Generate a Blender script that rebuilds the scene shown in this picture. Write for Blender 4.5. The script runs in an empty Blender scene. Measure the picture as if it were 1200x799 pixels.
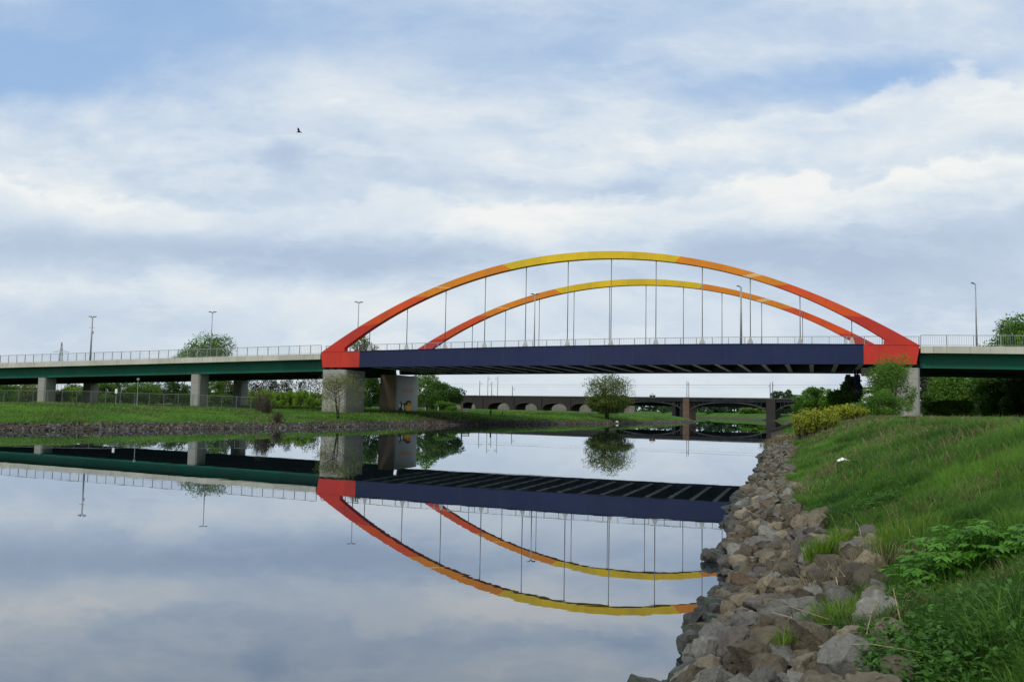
import bpy, bmesh, math, random
import numpy as np
from mathutils import Vector, Matrix
rng = np.random.default_rng(7)
random.seed(7)
sc = bpy.context.scene
COL = sc.collection

# ------------------------------------------------------------------ camera
S = 6.5
F, PITCH, ROLL, CZ = 1032.28, .0768, .0178, .4245*S
cp, sp, ca, sa = math.cos(PITCH), math.sin(PITCH), math.cos(ROLL), math.sin(ROLL)
cam = bpy.data.objects.new('camera', bpy.data.cameras.new('camera'))
COL.objects.link(cam); sc.camera = cam
fwd = Vector((0, cp, sp)); up = Vector((0, -sp, cp)); rt = Vector((1, 0, 0))
cr = rt*ca + up*sa; cu = up*ca - rt*sa
M4 = Matrix.Identity(4)
for i in range(3):
    M4[i][0] = cr[i]; M4[i][1] = cu[i]; M4[i][2] = -fwd[i]
M4[2][3] = CZ
cam.matrix_world = M4
cam.data.sensor_width = 36; cam.data.lens = 36*F/1200
cam.data.clip_start = .1; cam.data.clip_end = 12000

# ------------------------------------------------------------------ sun and exposure
SUN_EL, SUN_AZ = math.radians(44), math.radians(222)      # compass-like: from behind the camera, a little to the left
sun = bpy.data.objects.new('sun', bpy.data.lights.new('sun', 'SUN')); COL.objects.link(sun)
sun.data.energy = 2.0; sun.data.angle = math.radians(10); sun.data.color = (1, .95, .86)
sd = Vector((math.sin(SUN_AZ)*math.cos(SUN_EL), math.cos(SUN_AZ)*math.cos(SUN_EL), math.sin(SUN_EL)))
sun.rotation_euler = sd.to_track_quat('Z', 'Y').to_euler()
sc.view_settings.view_transform = 'Standard'; sc.view_settings.look = 'None'
sc.view_settings.exposure = 0.08; sc.view_settings.gamma = 1; sc.view_settings.use_curve_mapping = False

# ------------------------------------------------------------------ node helpers
class NT:
    def __init__(s, tree): s.t = tree
    def n(s, typ, **kw):
        nd = s.t.nodes.new(typ)
        for k, v in kw.items(): setattr(nd, k, v)
        return nd
    def put(s, sock, v):
        if hasattr(v, 'is_output'): s.t.links.new(v, sock)
        elif v is not None: sock.default_value = v
    def m(s, op, a, b=None, c=None, clamp=False):
        nd = s.n('ShaderNodeMath', operation=op, use_clamp=clamp)
        for i, v in enumerate((a, b, c)): s.put(nd.inputs[i], v)
        return nd.outputs[0]
    def v(s, op, a, b=None):
        nd = s.n('ShaderNodeVectorMath', operation=op); s.put(nd.inputs[0], a); s.put(nd.inputs[1], b)
        return nd.outputs[0]
    def noise(s, vec, scale, detail=4, rough=.55, dist=0, lac=2):
        nd = s.n('ShaderNodeTexNoise'); s.put(nd.inputs['Vector'], vec)
        for k, v in (('Scale', scale), ('Detail', detail), ('Roughness', rough), ('Distortion', dist), ('Lacunarity', lac)): nd.inputs[k].default_value = v
        return nd
    def mix(s, f, a, b):
        nd = s.n('ShaderNodeMix', data_type='RGBA'); s.put(nd.inputs[0], f); s.put(nd.inputs[6], a); s.put(nd.inputs[7], b)
        return nd.outputs[2]
    def ramp(s, f, stops):
        nd = s.n('ShaderNodeValToRGB'); e = nd.color_ramp.elements
        while len(e) < len(stops): e.new(.5)
        for x, (p, c) in zip(e, stops): x.position = p; x.color = (*c, 1) if len(c) == 3 else c
        s.put(nd.inputs[0], f); return nd.outputs[0]
    def mr(s, x, a, b, c=0., d=1., smooth=True):
        nd = s.n('ShaderNodeMapRange', interpolation_type='SMOOTHSTEP' if smooth else 'LINEAR'); s.put(nd.inputs[0], x)
        for i, v in enumerate((a, b, c, d)): nd.inputs[i+1].default_value = v
        return nd.outputs[0]
    def comb(s, x, y, z):
        nd = s.n('ShaderNodeCombineXYZ')
        for i, v in enumerate((x, y, z)): s.put(nd.inputs[i], v)
        return nd.outputs[0]
    def sep(s, v):
        nd = s.n('ShaderNodeSeparateXYZ'); s.put(nd.inputs[0], v); return nd.outputs

# pixel of the 1200x799 photograph -> direction / point in the world
def ray(px, py):
    X = px-600; Y = py-399.5
    r = (X*ca+Y*sa)/F; dn = (-X*sa+Y*ca)/F
    return np.array([r, cp+sp*dn, sp-cp*dn])
def atY(px, py, Y):
    v = ray(px, py); return v*(Y/v[1])+np.array([0, 0, CZ])
def atZ(px, py, z=0.):
    v = ray(px, py); return v*((z-CZ)/v[2])+np.array([0, 0, CZ])

# ------------------------------------------------------------------ sky
w = bpy.data.worlds.new('World'); sc.world = w; w.use_nodes = True
k = NT(w.node_tree); bg = w.node_tree.nodes['Background']; bg.inputs[1].default_value = .1
sky = k.n('ShaderNodeTexSky', sky_type='NISHITA'); sky.sun_disc = False
sky.sun_elevation = SUN_EL; sky.sun_rotation = SUN_AZ
tc = k.n('ShaderNodeTexCoord').outputs['Generated']
X, Y, Z = k.sep(k.v('NORMALIZE', tc))
zc = k.m('MAXIMUM', Z, 0.0)
den = k.m('ADD', zc, .30)
plane = k.comb(k.m('DIVIDE', X, den), k.m('DIVIDE', Y, den), 0.)
ay = k.m('MAXIMUM', k.m('ABSOLUTE', Y), .02)
puv = k.comb(k.m('DIVIDE', X, ay), k.m('MULTIPLY', k.m('DIVIDE', Z, ay), 1.9), k.m('MULTIPLY', k.m('SIGN', Y), 3.))
wn = k.noise(puv, 3.4, 9, .62)
wx, wy, wz = k.sep(k.v('SUBTRACT', wn.outputs['Color'], (.5, .5, .5)))
U = k.m('ADD', k.m('DIVIDE', X, ay), k.m('MULTIPLY', wx, .26))
V = k.m('ADD', k.m('DIVIDE', Z, ay), k.m('MULTIPLY', wy, .075))
def gauss(px, py, sx, sy, tilt=0.):
    r = ray(px, py); u0, v0 = r[0]/r[1], r[2]/r[1]
    du = k.m('SUBTRACT', U, float(u0)); dv = k.m('SUBTRACT', V, float(v0))
    dv = k.m('SUBTRACT', dv, k.m('MULTIPLY', du, tilt))
    a = k.m('POWER', k.m('ABSOLUTE', k.m('MULTIPLY', du, F/sx)), 2.); b = k.m('POWER', k.m('ABSOLUTE', k.m('MULTIPLY', dv, F/sy)), 2.)
    return k.m('EXPONENT', k.m('MULTIPLY', k.m('ADD', a, b), -1.))
def total(feats):
    acc = None
    for amp, *g in feats:
        t = k.m('MULTIPLY', gauss(*g), amp); acc = t if acc is None else k.m('ADD', acc, t)
    return acc
bright = total([(.14, 40, 222, 150, 20, -.10), (.18, 330, 138, 42, 20), (.12, 620, 265, 200, 22),
                (.22, 420, 348, 520, 22), (.15, 880, 175, 180, 20, .1), (.14, 560, 130, 200, 60),
                (-.55, 120, 294, 270, 28, -.05), (-.48, 470, 304, 170, 18), (-.30, 880, 300, 300, 36, .08), (-.50, 355, 182, 50, 20, -.1), (-.22, 1100, 320, 200, 60), (-.26, 700, 225, 80, 12, .1), (-.2, 540, 222, 90, 14)])
blue = total([(1.0, 30, 85, 150, 42, -.1), (.8, 1010, 92, 150, 22, .1), (.30, 760, 205, 90, 16, .1), (.45, 150, 20, 300, 60), (.5, 650, 30, 800, 90), (.25, 150, 140, 170, 50)])
n1 = k.noise(puv, 3.6, 9, .56, .25).outputs[0]
n2 = k.noise(k.v('ADD', puv, (0.01, .05, 0)), 3.6, 9, .56, .25).outputs[0]
n4 = k.noise(puv, 14., 8, .64, .15).outputs[0]
n5 = k.noise(puv, 6.5, 6, .55, .1).outputs[0]
n6 = k.noise(k.v('MULTIPLY', puv, (1., 1.7, 1.)), 4.4, 8, .6, .1).outputs[0]
def bank(edge, amp):
    # a cumulus bank: crisp lit upper edge along a line over the horizon, greyer towards its base
    us = k.mr(U, -.62, .62, 0, 1, False); pts_e = []
    for px, py in edge:
        r = ray(px, py); pts_e.append(((r[0]/r[1]+.62)/1.24, (r[2]/r[1])*2))
    ev = k.m('MULTIPLY', k.sep(k.ramp(us, [(min(1, max(0, a)), (b, b, b)) for a, b in pts_e]))[0], .5)
    av = k.sep(k.ramp(us, [(min(1, max(0, (ray(px, 200)[0]/ray(px, 200)[1]+.62)/1.24)), (a, a, a)) for px, a in amp]))[0]
    d = k.m('SUBTRACT', k.m('ADD', ev, k.m('ADD', k.m('MULTIPLY', k.m('SUBTRACT', n5, .5), .11), k.m('MULTIPLY', k.m('SUBTRACT', n4, .5), .04))), V)
    st = k.mr(d, -.006, .012)
    lit = k.m('MULTIPLY', k.m('EXPONENT', k.m('MULTIPLY', k.m('MAXIMUM', d, 0.), -22.)), .36)
    gr = k.m('MULTIPLY', k.mr(d, .02, .10), -.24)
    out = k.m('MULTIPLY', k.m('ADD', k.mr(d, .26, .10, 0, .1), k.m('ADD', lit, gr)), k.m('MULTIPLY', st, k.mr(d, .28, .12)))
    return k.m('MULTIPLY', out, av), k.m('MULTIPLY', st, av)
b1, m1 = bank([(-60, 196), (110, 222), (280, 240), (480, 232), (560, 250), (740, 246), (830, 236), (960, 206), (1020, 186), (1250, 176)], [(0, .7), (200, .6), (330, .3), (560, .55), (800, .8), (1000, 1.), (1200, 1.)])
b2, m2 = bank([(500, 215), (700, 165), (860, 150), (960, 118), (1250, 84)], [(600, 0.), (760, .35), (1000, .55), (1200, .6)])
n3 = k.noise(plane, .8, 4, .5).outputs[0]
relief = k.m('MULTIPLY', k.m('SUBTRACT', n1, n2), .9)
br = k.m('ADD', k.m('ADD', .58, bright), k.m('ADD', k.m('MULTIPLY', k.m('SUBTRACT', n1, .5), .5), k.m('MULTIPLY', k.m('SUBTRACT', n4, .5), .24)))
rim = k.m('SUBTRACT', k.mr(n6, .50, .57), k.m('MULTIPLY', k.mr(n6, .55, .70), 1.3))
br = k.m('ADD', k.m('ADD', br, relief), k.m('ADD', k.m('ADD', b1, b2), k.m('MULTIPLY', rim, .13)))
cloud = k.ramp(br, [(0., (4.1, 5.1, 6.5)), (.35, (5.1, 6.05, 7.35)), (.65, (6.6, 7.35, 8.05)), (1., (8.5, 8.65, 8.5))])
bl = k.m('ADD', blue, k.m('MULTIPLY', k.m('SUBTRACT', .5, n1), .9))
bl = k.m('ADD', bl, k.m('MULTIPLY', k.m('SUBTRACT', .5, n3), .5))
bmask = k.m('MULTIPLY', k.mr(bl, -.16, 1.0), k.m('SUBTRACT', .9, k.m('MULTIPLY', k.m('MAXIMUM', m1, m2), .75)))
hs = k.n('ShaderNodeHueSaturation'); hs.inputs['Saturation'].default_value = 1.0; hs.inputs['Value'].default_value = 1.05
k.put(hs.inputs['Color'], sky.outputs[0])
skyc = k.mix(.6, hs.outputs[0], (3.2, 5.4, 8.9, 1))
col = k.mix(bmask, cloud, skyc)
haze_f = k.m('MULTIPLY', k.m('EXPONENT', k.m('MULTIPLY', zc, -13.)), .55)
col = k.mix(haze_f, col, (6.1, 6.75, 7.1, 1))
w.node_tree.links.new(col, bg.inputs[0])

# ------------------------------------------------------------------ materials
def mat(name, base=None, rough=.8, var=.15, scale=1., bump=0., bscale=8., build=None, spec=.3, metallic=0.):
    m = bpy.data.materials.new(name); m.use_nodes = True
    q = NT(m.node_tree); b = m.node_tree.nodes['Principled BSDF']
    b.inputs['Roughness'].default_value = rough; b.inputs['Specular IOR Level'].default_value = spec; b.inputs['Metallic'].default_value = metallic
    geo = q.n('ShaderNodeNewGeometry').outputs['Position']
    if build: build(q, b, geo)
    else:
        n = q.noise(geo, scale, 6, .6).outputs[0]
        lo = tuple(c*(1-var) for c in base); hi = tuple(min(1, c*(1+var)) for c in base)
        q.put(b.inputs['Base Color'], q.ramp(n, [(.3, lo), (.7, hi)]))
    if bump:
        bn = q.n('ShaderNodeBump'); bn.inputs['Strength'].default_value = bump; bn.inputs['Distance'].default_value = .02
        q.put(bn.inputs['Height'], q.noise(geo, bscale, 6, .6).outputs[0]); q.put(b.inputs['Normal'], bn.outputs[0])
    return m

def weathered(base, streak=.25, stain=(.1, .09, .07), zscale=.12, lines=0., seam=0.):
    """painted steel or concrete: blotches plus streaks running down"""
    def f(q, b, geo):
        x, y, z = q.sep(geo)
        st = q.noise(q.comb(q.m('MULTIPLY', x, 1.2), q.m('MULTIPLY', y, 1.2), q.m('MULTIPLY', z, zscale)), 2.2, 5, .65).outputs[0]
        bl = q.noise(geo, .35, 6, .6).outputs[0]
        c = q.ramp(bl, [(.3, tuple(i*.84 for i in base)), (.7, tuple(min(1, i*1.12) for i in base))])
        c = q.mix(q.m('MULTIPLY', q.mr(st, .52, .8), streak), c, (*stain, 1))
        if lines:                                                  # board joints and a stained foot
            li = q.m('MULTIPLY', q.m('LESS_THAN', q.m('MODULO', q.m('ADD', z, q.m('MULTIPLY', bl, .04)), 1.25), .06), lines)
            c = q.mix(li, c, (*stain, 1)); c = q.mix(q.m('MULTIPLY', q.mr(q.m('ADD', z, q.m('MULTIPLY', bl, 3.)), 4.8, 3.2), .5), c, (*stain, 1))
        if seam:                                                   # plate joints: a hairline, and each plate a touch different
            al = q.m('ADD', q.m('ADD', q.m('MULTIPLY', x, .9457), q.m('MULTIPLY', y, -.325)), 200.)
            pl = q.m('DIVIDE', al, 6.5); wn_ = q.n('ShaderNodeTexWhiteNoise', noise_dimensions='1D'); q.put(wn_.inputs['W'], q.m('FLOOR', pl))
            hv = q.n('ShaderNodeHueSaturation'); q.put(hv.inputs['Color'], c); q.put(hv.inputs['Value'], q.mr(wn_.outputs['Value'], 0, 1, 1-seam, 1+seam, False)); c = hv.outputs[0]
            c = q.mix(q.m('MULTIPLY', q.m('LESS_THAN', q.m('FRACT', pl), .012), .5), c, (*stain, 1))
        q.put(b.inputs['Base Color'], c)
        q.put(b.inputs['Roughness'], q.mr(bl, .3, .7, .45, .75))
    return f
MAT = {}
MAT['red'] = mat('red_paint', build=weathered((.47, .03, .017), .45, (.22, .03, .02), .1, 0, .08))
MAT['vermilion'] = mat('vermilion_paint', build=weathered((.62, .075, .012), .45, (.34, .06, .02), .1, 0, .08))
MAT['orange'] = mat('orange_paint', build=weathered((.66, .21, .008), .45, (.4, .15, .02), .1, 0, .08))
MAT['yellow'] = mat('yellow_paint', build=weathered((.66, .44, .006), .45, (.42, .28, .02), .1, 0, .08))
MAT['patch'] = mat('faded_patch', build=weathered((.66, .43, .2), .2))
MAT['blue'] = mat('blue_paint', build=weathered((.007, .0145, .060), .3, (.03, .035, .06), .12, 0, .12))
MAT['green'] = mat('green_paint', build=weathered((.004, .11, .068), .45, (.01, .05, .035), .12, 0, .12))
MAT['concrete'] = mat('concrete', build=weathered((.29, .285, .25), .7, (.12, .105, .08), .08, .45))
MAT['lit_concrete'] = mat('daylit_concrete', build=weathered((.38, .385, .38), .6, (.25, .25, .24), .08, .2))  # pier concrete made lighter: open daylight from the river put into the colour
MAT['edge_concrete'] = mat('edge_concrete', build=weathered((.47, .455, .385), .7, (.19, .16, .11), .05, 0, .07))
MAT['brown_concrete'] = mat('stained_concrete', build=weathered((.27, .205, .135), .5, (.07, .05, .03), .08, .3))
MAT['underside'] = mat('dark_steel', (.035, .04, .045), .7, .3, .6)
MAT['beam'] = mat('beam_flange', (.6, .6, .56), .7, .2, .6)
MAT['asphalt'] = mat('asphalt', (.05, .05, .05), .9)
MAT['galv'] = mat('galvanised_steel', (.30, .31, .32), .5, .15, .8, spec=.5, metallic=.3)
MAT['cable'] = mat('cable_steel', (.19, .19, .19), .5, .2, .5, spec=.5, metallic=.3)
MAT['anchor'] = mat('anchor_steel', (.40, .40, .38), .6, .2, 1.5)
MAT['fence'] = mat('dull_zinc', (.16, .17, .165), .6, .2, 1.)
MAT['darkmetal'] = mat('dark_metal', (.05, .055, .06), .5, .2, 1.)
MAT['white'] = mat('white_paint', (.75, .75, .73), .6, .08, 3.)
MAT['black'] = mat('black_spray', (.015, .015, .017), .7)
MAT['bark'] = mat('bark', (.07, .055, .04), .9, .35, 6.)
MAT['timber'] = mat('pale_timber', (.45, .36, .2), .8, .2, 5.)
MAT['darktimber'] = mat('dark_timber', (.05, .045, .035), .9, .2, 5.)
MAT['straw'] = mat('dry_straw', (.30, .235, .13), .9, .35, 9.)
MAT['glassy'] = mat('lamp_glass', (.5, .5, .48), .3, .05)
def masonry(q, b, geo):
    br = q.n('ShaderNodeTexBrick'); x, y, z = q.sep(geo); q.put(br.inputs['Vector'], q.comb(x, z, 0.))
    br.inputs['Scale'].default_value = .9
    for i, c in ((1, (.036, .031, .029, 1)), (2, (.026, .024, .023, 1)), (3, (.02, .019, .018, 1))): br.inputs[i].default_value = c
    n = q.noise(geo, .25, 6, .6).outputs[0]
    q.put(b.inputs['Base Color'], q.mix(q.mr(n, .4, .75, 0, .7), br.outputs[0], (.018, .018, .018, 1)))
MAT['masonry'] = mat('old_masonry', build=masonry, rough=.9)
MAT['parapet'] = mat('grimy_stone', (.06, .058, .05), .9, .25, .5)
MAT['ring'] = mat('dark_voussoirs', (.04, .034, .03), .9, .25, .5)
MAT['pale_wall'] = mat('pale_render', (.18, .178, .158), .9, .25, .4)
MAT['sandstone'] = mat('sandstone', (.11, .07, .048), .9, .25, .5)
MAT['iron'] = mat('old_iron', (.022, .025, .027), .9, .25, .5, spec=.1)
MAT['lightiron'] = mat('weathered_iron', (.055, .056, .056), .9, .25, .5, spec=.1)

def leafmat(name, lo, hi, trans=.35):
    m = bpy.data.materials.new(name); m.use_nodes = True; q = NT(m.node_tree)
    b = m.node_tree.nodes['Principled BSDF']; out = m.node_tree.nodes['Material Output']
    a = q.n('ShaderNodeAttribute', attribute_name='tint').outputs['Fac']
    c = q.ramp(a, [(0., lo), (1., hi)])
    q.put(b.inputs['Base Color'], c); b.inputs['Roughness'].default_value = .55; b.inputs['Specular IOR Level'].default_value = .25
    t = q.n('ShaderNodeBsdfTranslucent'); q.put(t.inputs[0], c)
    mx = q.n('ShaderNodeMixShader'); mx.inputs[0].default_value = trans
    q.put(mx.inputs[1], b.outputs[0]); q.put(mx.inputs[2], t.outputs[0]); q.put(out.inputs[0], mx.outputs[0])
    return m
MAT['leaf_green'] = leafmat('green_leaves', (.04, .11, .012), (.145, .275, .03))
MAT['leaf_dark'] = leafmat('dark_leaves', (.022, .062, .010), (.08, .17, .022))
MAT['leaf_light'] = leafmat('light_leaves', (.11, .22, .018), (.26, .42, .045))
MAT['leaf_olive'] = leafmat('olive_leaves', (.06, .095, .014), (.18, .23, .045))
MAT['leaf_spring'] = leafmat('spring_leaves', (.09, .11, .02), (.24, .26, .06))
MAT['leaf_bare'] = leafmat('budding_twigs', (.03, .032, .02), (.075, .08, .045))
MAT['leaf_yellow'] = leafmat('yellow_blossom', (.07, .10, .010), (.37, .41, .03))
MAT['leaf_hog'] = leafmat('fresh_leaves', (.05, .17, .012), (.13, .33, .03), .4)
MAT['leaf_nettle'] = leafmat('nettle_leaves', (.028, .09, .010), (.075, .19, .022), .3)
MAT['leaf_far'] = leafmat('distant_leaves', (.018, .05, .024), (.06, .115, .045))  # bluish: the haze of distance is put into the leaf colour
MAT['grass'] = leafmat('grass_blades', (.022, .082, .009), (.15, .30, .040), .45)
MAT['tuft'] = leafmat('pale_tuft', (.07, .15, .012), (.19, .30, .03), .4)
MAT['drygrass'] = leafmat('dry_grass', (.10, .085, .04), (.30, .24, .12), .2)

def rockmat(name, a, b_, moss=0.):
    def f(q, b, geo):
        o = q.n('ShaderNodeObjectInfo'); tcn = q.n('ShaderNodeTexCoord').outputs['Object']
        v = q.v('ADD', tcn, q.v('MULTIPLY', o.outputs['Location'], (3.1, 2.7, 1.9)))
        n = q.noise(v, 2.6, 8, .68, .5).outputs[0]; f_ = q.noise(v, 9., 6, .72).outputs[0]
        c = q.ramp(n, [(.28, a), (.55, b_), (.78, tuple(i*.62 for i in b_))])
        c = q.mix(q.mr(f_, .5, .75, 0, .7), c, tuple(min(1, i*1.7) for i in b_)+(1,)); c = q.mix(q.mr(f_, .45, .25, 0, .7), c, tuple(i*.45 for i in a)+(1,))
        hv = q.n('ShaderNodeHueSaturation'); q.put(hv.inputs['Color'], c); q.put(hv.inputs['Value'], q.mr(o.outputs['Random'], 0, 1, .6, 1.35, False)); q.put(hv.inputs['Saturation'], 1.0)
        c = hv.outputs[0]
        if moss: c = q.mix(q.mr(n, .48, .62, 0, moss), c, (.018, .06, .03, 1))
        q.put(b.inputs['Base Color'], c)
        bn = q.n('ShaderNodeBump'); bn.inputs['Strength'].default_value = 1.; bn.inputs['Distance'].default_value = .06
        q.put(bn.inputs['Height'], q.m('ADD', q.m('MULTIPLY', n, .7), q.m('MULTIPLY', f_, .55))); q.put(b.inputs['Normal'], bn.outputs[0])
    return mat(name, build=f, rough=.8 if not moss else .45, spec=.3 if not moss else .5)
ROCKM = {'brown': rockmat('brown_stone', (.042, .035, .024), (.108, .09, .061)), 'tan': rockmat('tan_stone', (.08, .067, .043), (.185, .157, .107)),
         'grey': rockmat('grey_stone', (.056, .055, .049), (.165, .16, .14)), 'mauve': rockmat('mauve_stone', (.045, .039, .034), (.092, .08, .07)),
         'rusty': rockmat('rusty_stone', (.048, .034, .021), (.105, .074, .046)), 'dark wet': rockmat('wet_stone', (.013, .012, .009), (.034, .03, .022), .55)}

# ------------------------------------------------------------------ mesh helpers
def bulk(name, V, Fc, nper, m, parent=None, tint=None, smooth=False, mats=None, mi=None):
    """a mesh from numpy arrays: V (n,3), Fc flat indices with nper corners each"""
    me = bpy.data.meshes.new(name); V = np.asarray(V, np.float32); Fc = np.asarray(Fc, np.int32).ravel(); nf = len(Fc)//nper
    me.vertices.add(len(V)); me.loops.add(len(Fc)); me.polygons.add(nf)
    me.vertices.foreach_set('co', V.ravel()); me.loops.foreach_set('vertex_index', Fc)
    me.polygons.foreach_set('loop_start', np.arange(nf, dtype=np.int32)*nper); me.polygons.foreach_set('loop_total', np.full(nf, nper, np.int32))
    me.polygons.foreach_set('use_smooth', np.full(nf, smooth))
    for x in (mats or [m]): me.materials.append(x)
    if mi is not None: me.polygons.foreach_set('material_index', np.asarray(mi, np.int32))
    if tint is not None:
        at = me.attributes.new('tint', 'FLOAT', 'POINT'); at.data.foreach_set('value', np.asarray(tint, np.float32))
    me.update(calc_edges=True); me.validate()
    o = bpy.data.objects.new(name, me); COL.objects.link(o)
    if parent is not None: o.parent = parent
    return o
def wloc(o):
    v = Vector((0, 0, 0))
    while o is not None: v += o.location; o = o.parent
    return v
class MB:
    def __init__(s): s.v = []; s.f = []; s.mi = []
    def add(s, vs, fs, mi=0):
        b = len(s.v); s.v += [tuple(map(float, p)) for p in vs]; s.f += [tuple(b+i for i in f) for f in fs]; s.mi += [mi]*len(fs)
    def hexa(s, lo, hi, mi=0):                                   # two quads, same winding
        s.add(list(lo)+list(hi), [(3, 2, 1, 0), (4, 5, 6, 7), (0, 1, 5, 4), (1, 2, 6, 5), (2, 3, 7, 6), (3, 0, 4, 7)], mi)
    def box(s, x0, x1, y0, y1, z0, z1, fr=None, mi=0):
        fr = fr or (lambda a, b, c: (a, b, c))
        s.hexa([fr(x0, y0, z0), fr(x1, y0, z0), fr(x1, y1, z0), fr(x0, y1, z0)], [fr(x0, y0, z1), fr(x1, y0, z1), fr(x1, y1, z1), fr(x0, y1, z1)], mi)
    def tube(s, pts, rad, n=8, mi=0):
        pts = [Vector(p) for p in pts]; rad = rad if hasattr(rad, '__len__') else [rad]*len(pts); rings = []
        for i, p in enumerate(pts):
            t = (pts[min(i+1, len(pts)-1)]-pts[max(i-1, 0)]).normalized()
            a = t.orthogonal().normalized() if i == 0 else (prev - t*prev.dot(t)).normalized()
            prev = a; b = t.cross(a)
            rings.append([p+(a*math.cos(2*math.pi*j/n)+b*math.sin(2*math.pi*j/n))*rad[i] for j in range(n)])
        fs = [tuple(range(n))[::-1], tuple((len(pts)-1)*n+j for j in range(n))]
        for i in range(len(pts)-1):
            for j in range(n): fs.append((i*n+j, i*n+(j+1) % n, (i+1)*n+(j+1) % n, (i+1)*n+j))
        s.add([v for r in rings for v in r], fs, mi)
    def sweep(s, secs, mi=0, mis=None):                          # sections of 4 points
        n = len(secs); fs = [(3, 2, 1, 0), tuple(4*(n-1)+j for j in range(4))]
        base = len(s.f)
        for i in range(n-1):
            for j in range(4): fs.append((4*i+j, 4*i+(j+1) % 4, 4*i+4+(j+1) % 4, 4*i+4+j))
        s.add([p for q in secs for p in q], fs, mi)
        if mis:
            s.mi[base] = mis[0]; s.mi[base+1] = mis[-1]
            for i in range(n-1):
                for j in range(4): s.mi[base+2+4*i+j] = mis[i]
    def build(s, name, m, parent=None, smooth=False, bevel=0., label=None):
        me = bpy.data.meshes.new(name); off = wloc(parent) if parent else Vector((0, 0, 0))
        me.from_pydata([(a-off.x, b-off.y, c-off.z) for a, b, c in s.v], [], s.f)
        for x in (m if isinstance(m, list) else [m]): me.materials.append(x)
        me.polygons.foreach_set('material_index', s.mi)
        bm = bmesh.new(); bm.from_mesh(me); bmesh.ops.recalc_face_normals(bm, faces=bm.faces)
        if bevel: bmesh.ops.bevel(bm, geom=bm.edges[:], offset=bevel, segments=2, affect='EDGES')
        bm.to_mesh(me); bm.free()
        if smooth: me.polygons.foreach_set('use_smooth', [True]*len(me.polygons))
        o = bpy.data.objects.new(name, me); COL.objects.link(o)
        if parent: o.parent = parent
        if label: o['label'] = label
        return o
def tag(o, label, cat, group=None, kind=None):
    o['label'] = label; o['category'] = cat
    if group: o['group'] = group
    if kind: o['kind'] = kind
    return o
def thing(name, label, cat, loc, group=None):
    o = bpy.data.objects.new(name, None); COL.objects.link(o); o.location = Vector(tuple(map(float, loc))); o.empty_display_size = .2
    return tag(o, label, cat, group)
def copy_tree(o, parent=None):
    c = o.copy(); COL.objects.link(c); c.parent = parent
    for ch in [x for x in bpy.data.objects if x.parent == o]: copy_tree(ch, c)
    return c
def vnoise(x, y, sc_, seed=0):
    x = np.asarray(x, float)/sc_+seed*17.3; y = np.asarray(y, float)/sc_+seed*9.1
    xi = np.floor(x).astype(np.int64); yi = np.floor(y).astype(np.int64); fx = x-xi; fy = y-yi
    fx = fx*fx*(3-2*fx); fy = fy*fy*(3-2*fy)
    def h(a, b):
        n = (a*374761393+b*668265263+seed*1274126177) & 0xffffffff
        n = ((n ^ (n >> 13))*1103515245) & 0xffffffff
        return ((n ^ (n >> 16)) & 0xffff)/65535.
    return (h(xi, yi)*(1-fx)+h(xi+1, yi)*fx)*(1-fy)+(h(xi, yi+1)*(1-fx)+h(xi+1, yi+1)*fx)*fy-.5

# ------------------------------------------------------------------ terrain
WR = np.array([(-45, -120), (-9, -21), (-1.6, 0), (1.72, 9.26), (2.64, 11.82), (3.42, 14.08), (4.19, 17.41), (5.77, 22.88), (7.8, 29.98), (11.22, 40.6), (16.2, 56.6), (26.05, 88), (44, 150), (72, 230), (99, 320), (106, 420), (90, 560), (60, 640)], float)
WL = np.array([(-330, -160), (-180, -20), (-95, 50)]+[tuple(atZ(*p)[:2]) for p in ((0, 504), (75, 503.9), (150, 503.4), (300, 501.8), (380, 500.6), (480, 498.3), (560, 497.6), (650, 496.8), (705, 496.4), (770, 495.6), (815, 494.2))]+[(66, 330), (68, 420), (40, 500), (-40, 560)], float)
POLY = np.vstack([WR, WL[::-1]])
def pdist(P, L):
    d = np.full(len(P), 1e9)
    for a, b in zip(L[:-1], L[1:]):
        e = b-a; t = np.clip(((P-a)@e)/(e@e), 0, 1); d = np.minimum(d, np.linalg.norm(P-(a+t[:, None]*e), axis=1))
    return d
def inside(P):
    r = np.zeros(len(P), bool); n = len(POLY)
    for i in range(n):
        (x0, y0), (x1, y1) = POLY[i], POLY[(i+1) % n]
        c = (y0 > P[:, 1]) != (y1 > P[:, 1])
        with np.errstate(divide='ignore', invalid='ignore'): r ^= c & (P[:, 0] < (x1-x0)*(P[:, 1]-y0)/(y1-y0)+x0)
    return r
def bank(P):
    P = np.asarray(P, float).reshape(-1, 2)
    return pdist(P, WR), pdist(P, WL), inside(P)
def Hn(P):
    P = np.asarray(P, float).reshape(-1, 2); r, l, ins = bank(P); x, y = P[:, 0], P[:, 1]
    zr = np.interp(r, [0, 1.2, 2.4, 4, 5.8, 8, 12, 30, 200], [0, .38, .85, 1.55, 2.15, 2.42, 2.52, 2.7, 3.0])
    zl = np.interp(l, [0, 1.8, 4, 9, 16, 40, 100, 400], [0, .75, 1.05, 1.5, 1.8, 2.15, 2.45, 2.6])
    far = np.hypot(x, y)
    und = vnoise(x, y, 2.6, 1)*.30+vnoise(x, y, 1.1, 2)*.17+vnoise(x, y, 6., 5)*.28
    z = np.where(r < l, zr+und*np.clip((r-1.8)/3, 0, 1)*np.clip(1.2-far/150, .25, 1), zl+(vnoise(x, y, 5, 3)*.25+vnoise(x, y, 2, 4)*.12)*np.clip(l/8, 0, 1))
    return np.where(ins, np.maximum(-.32*np.minimum(r, l), -3.), z)
def H(x, y): return float(Hn([(x, y)])[0])
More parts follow.
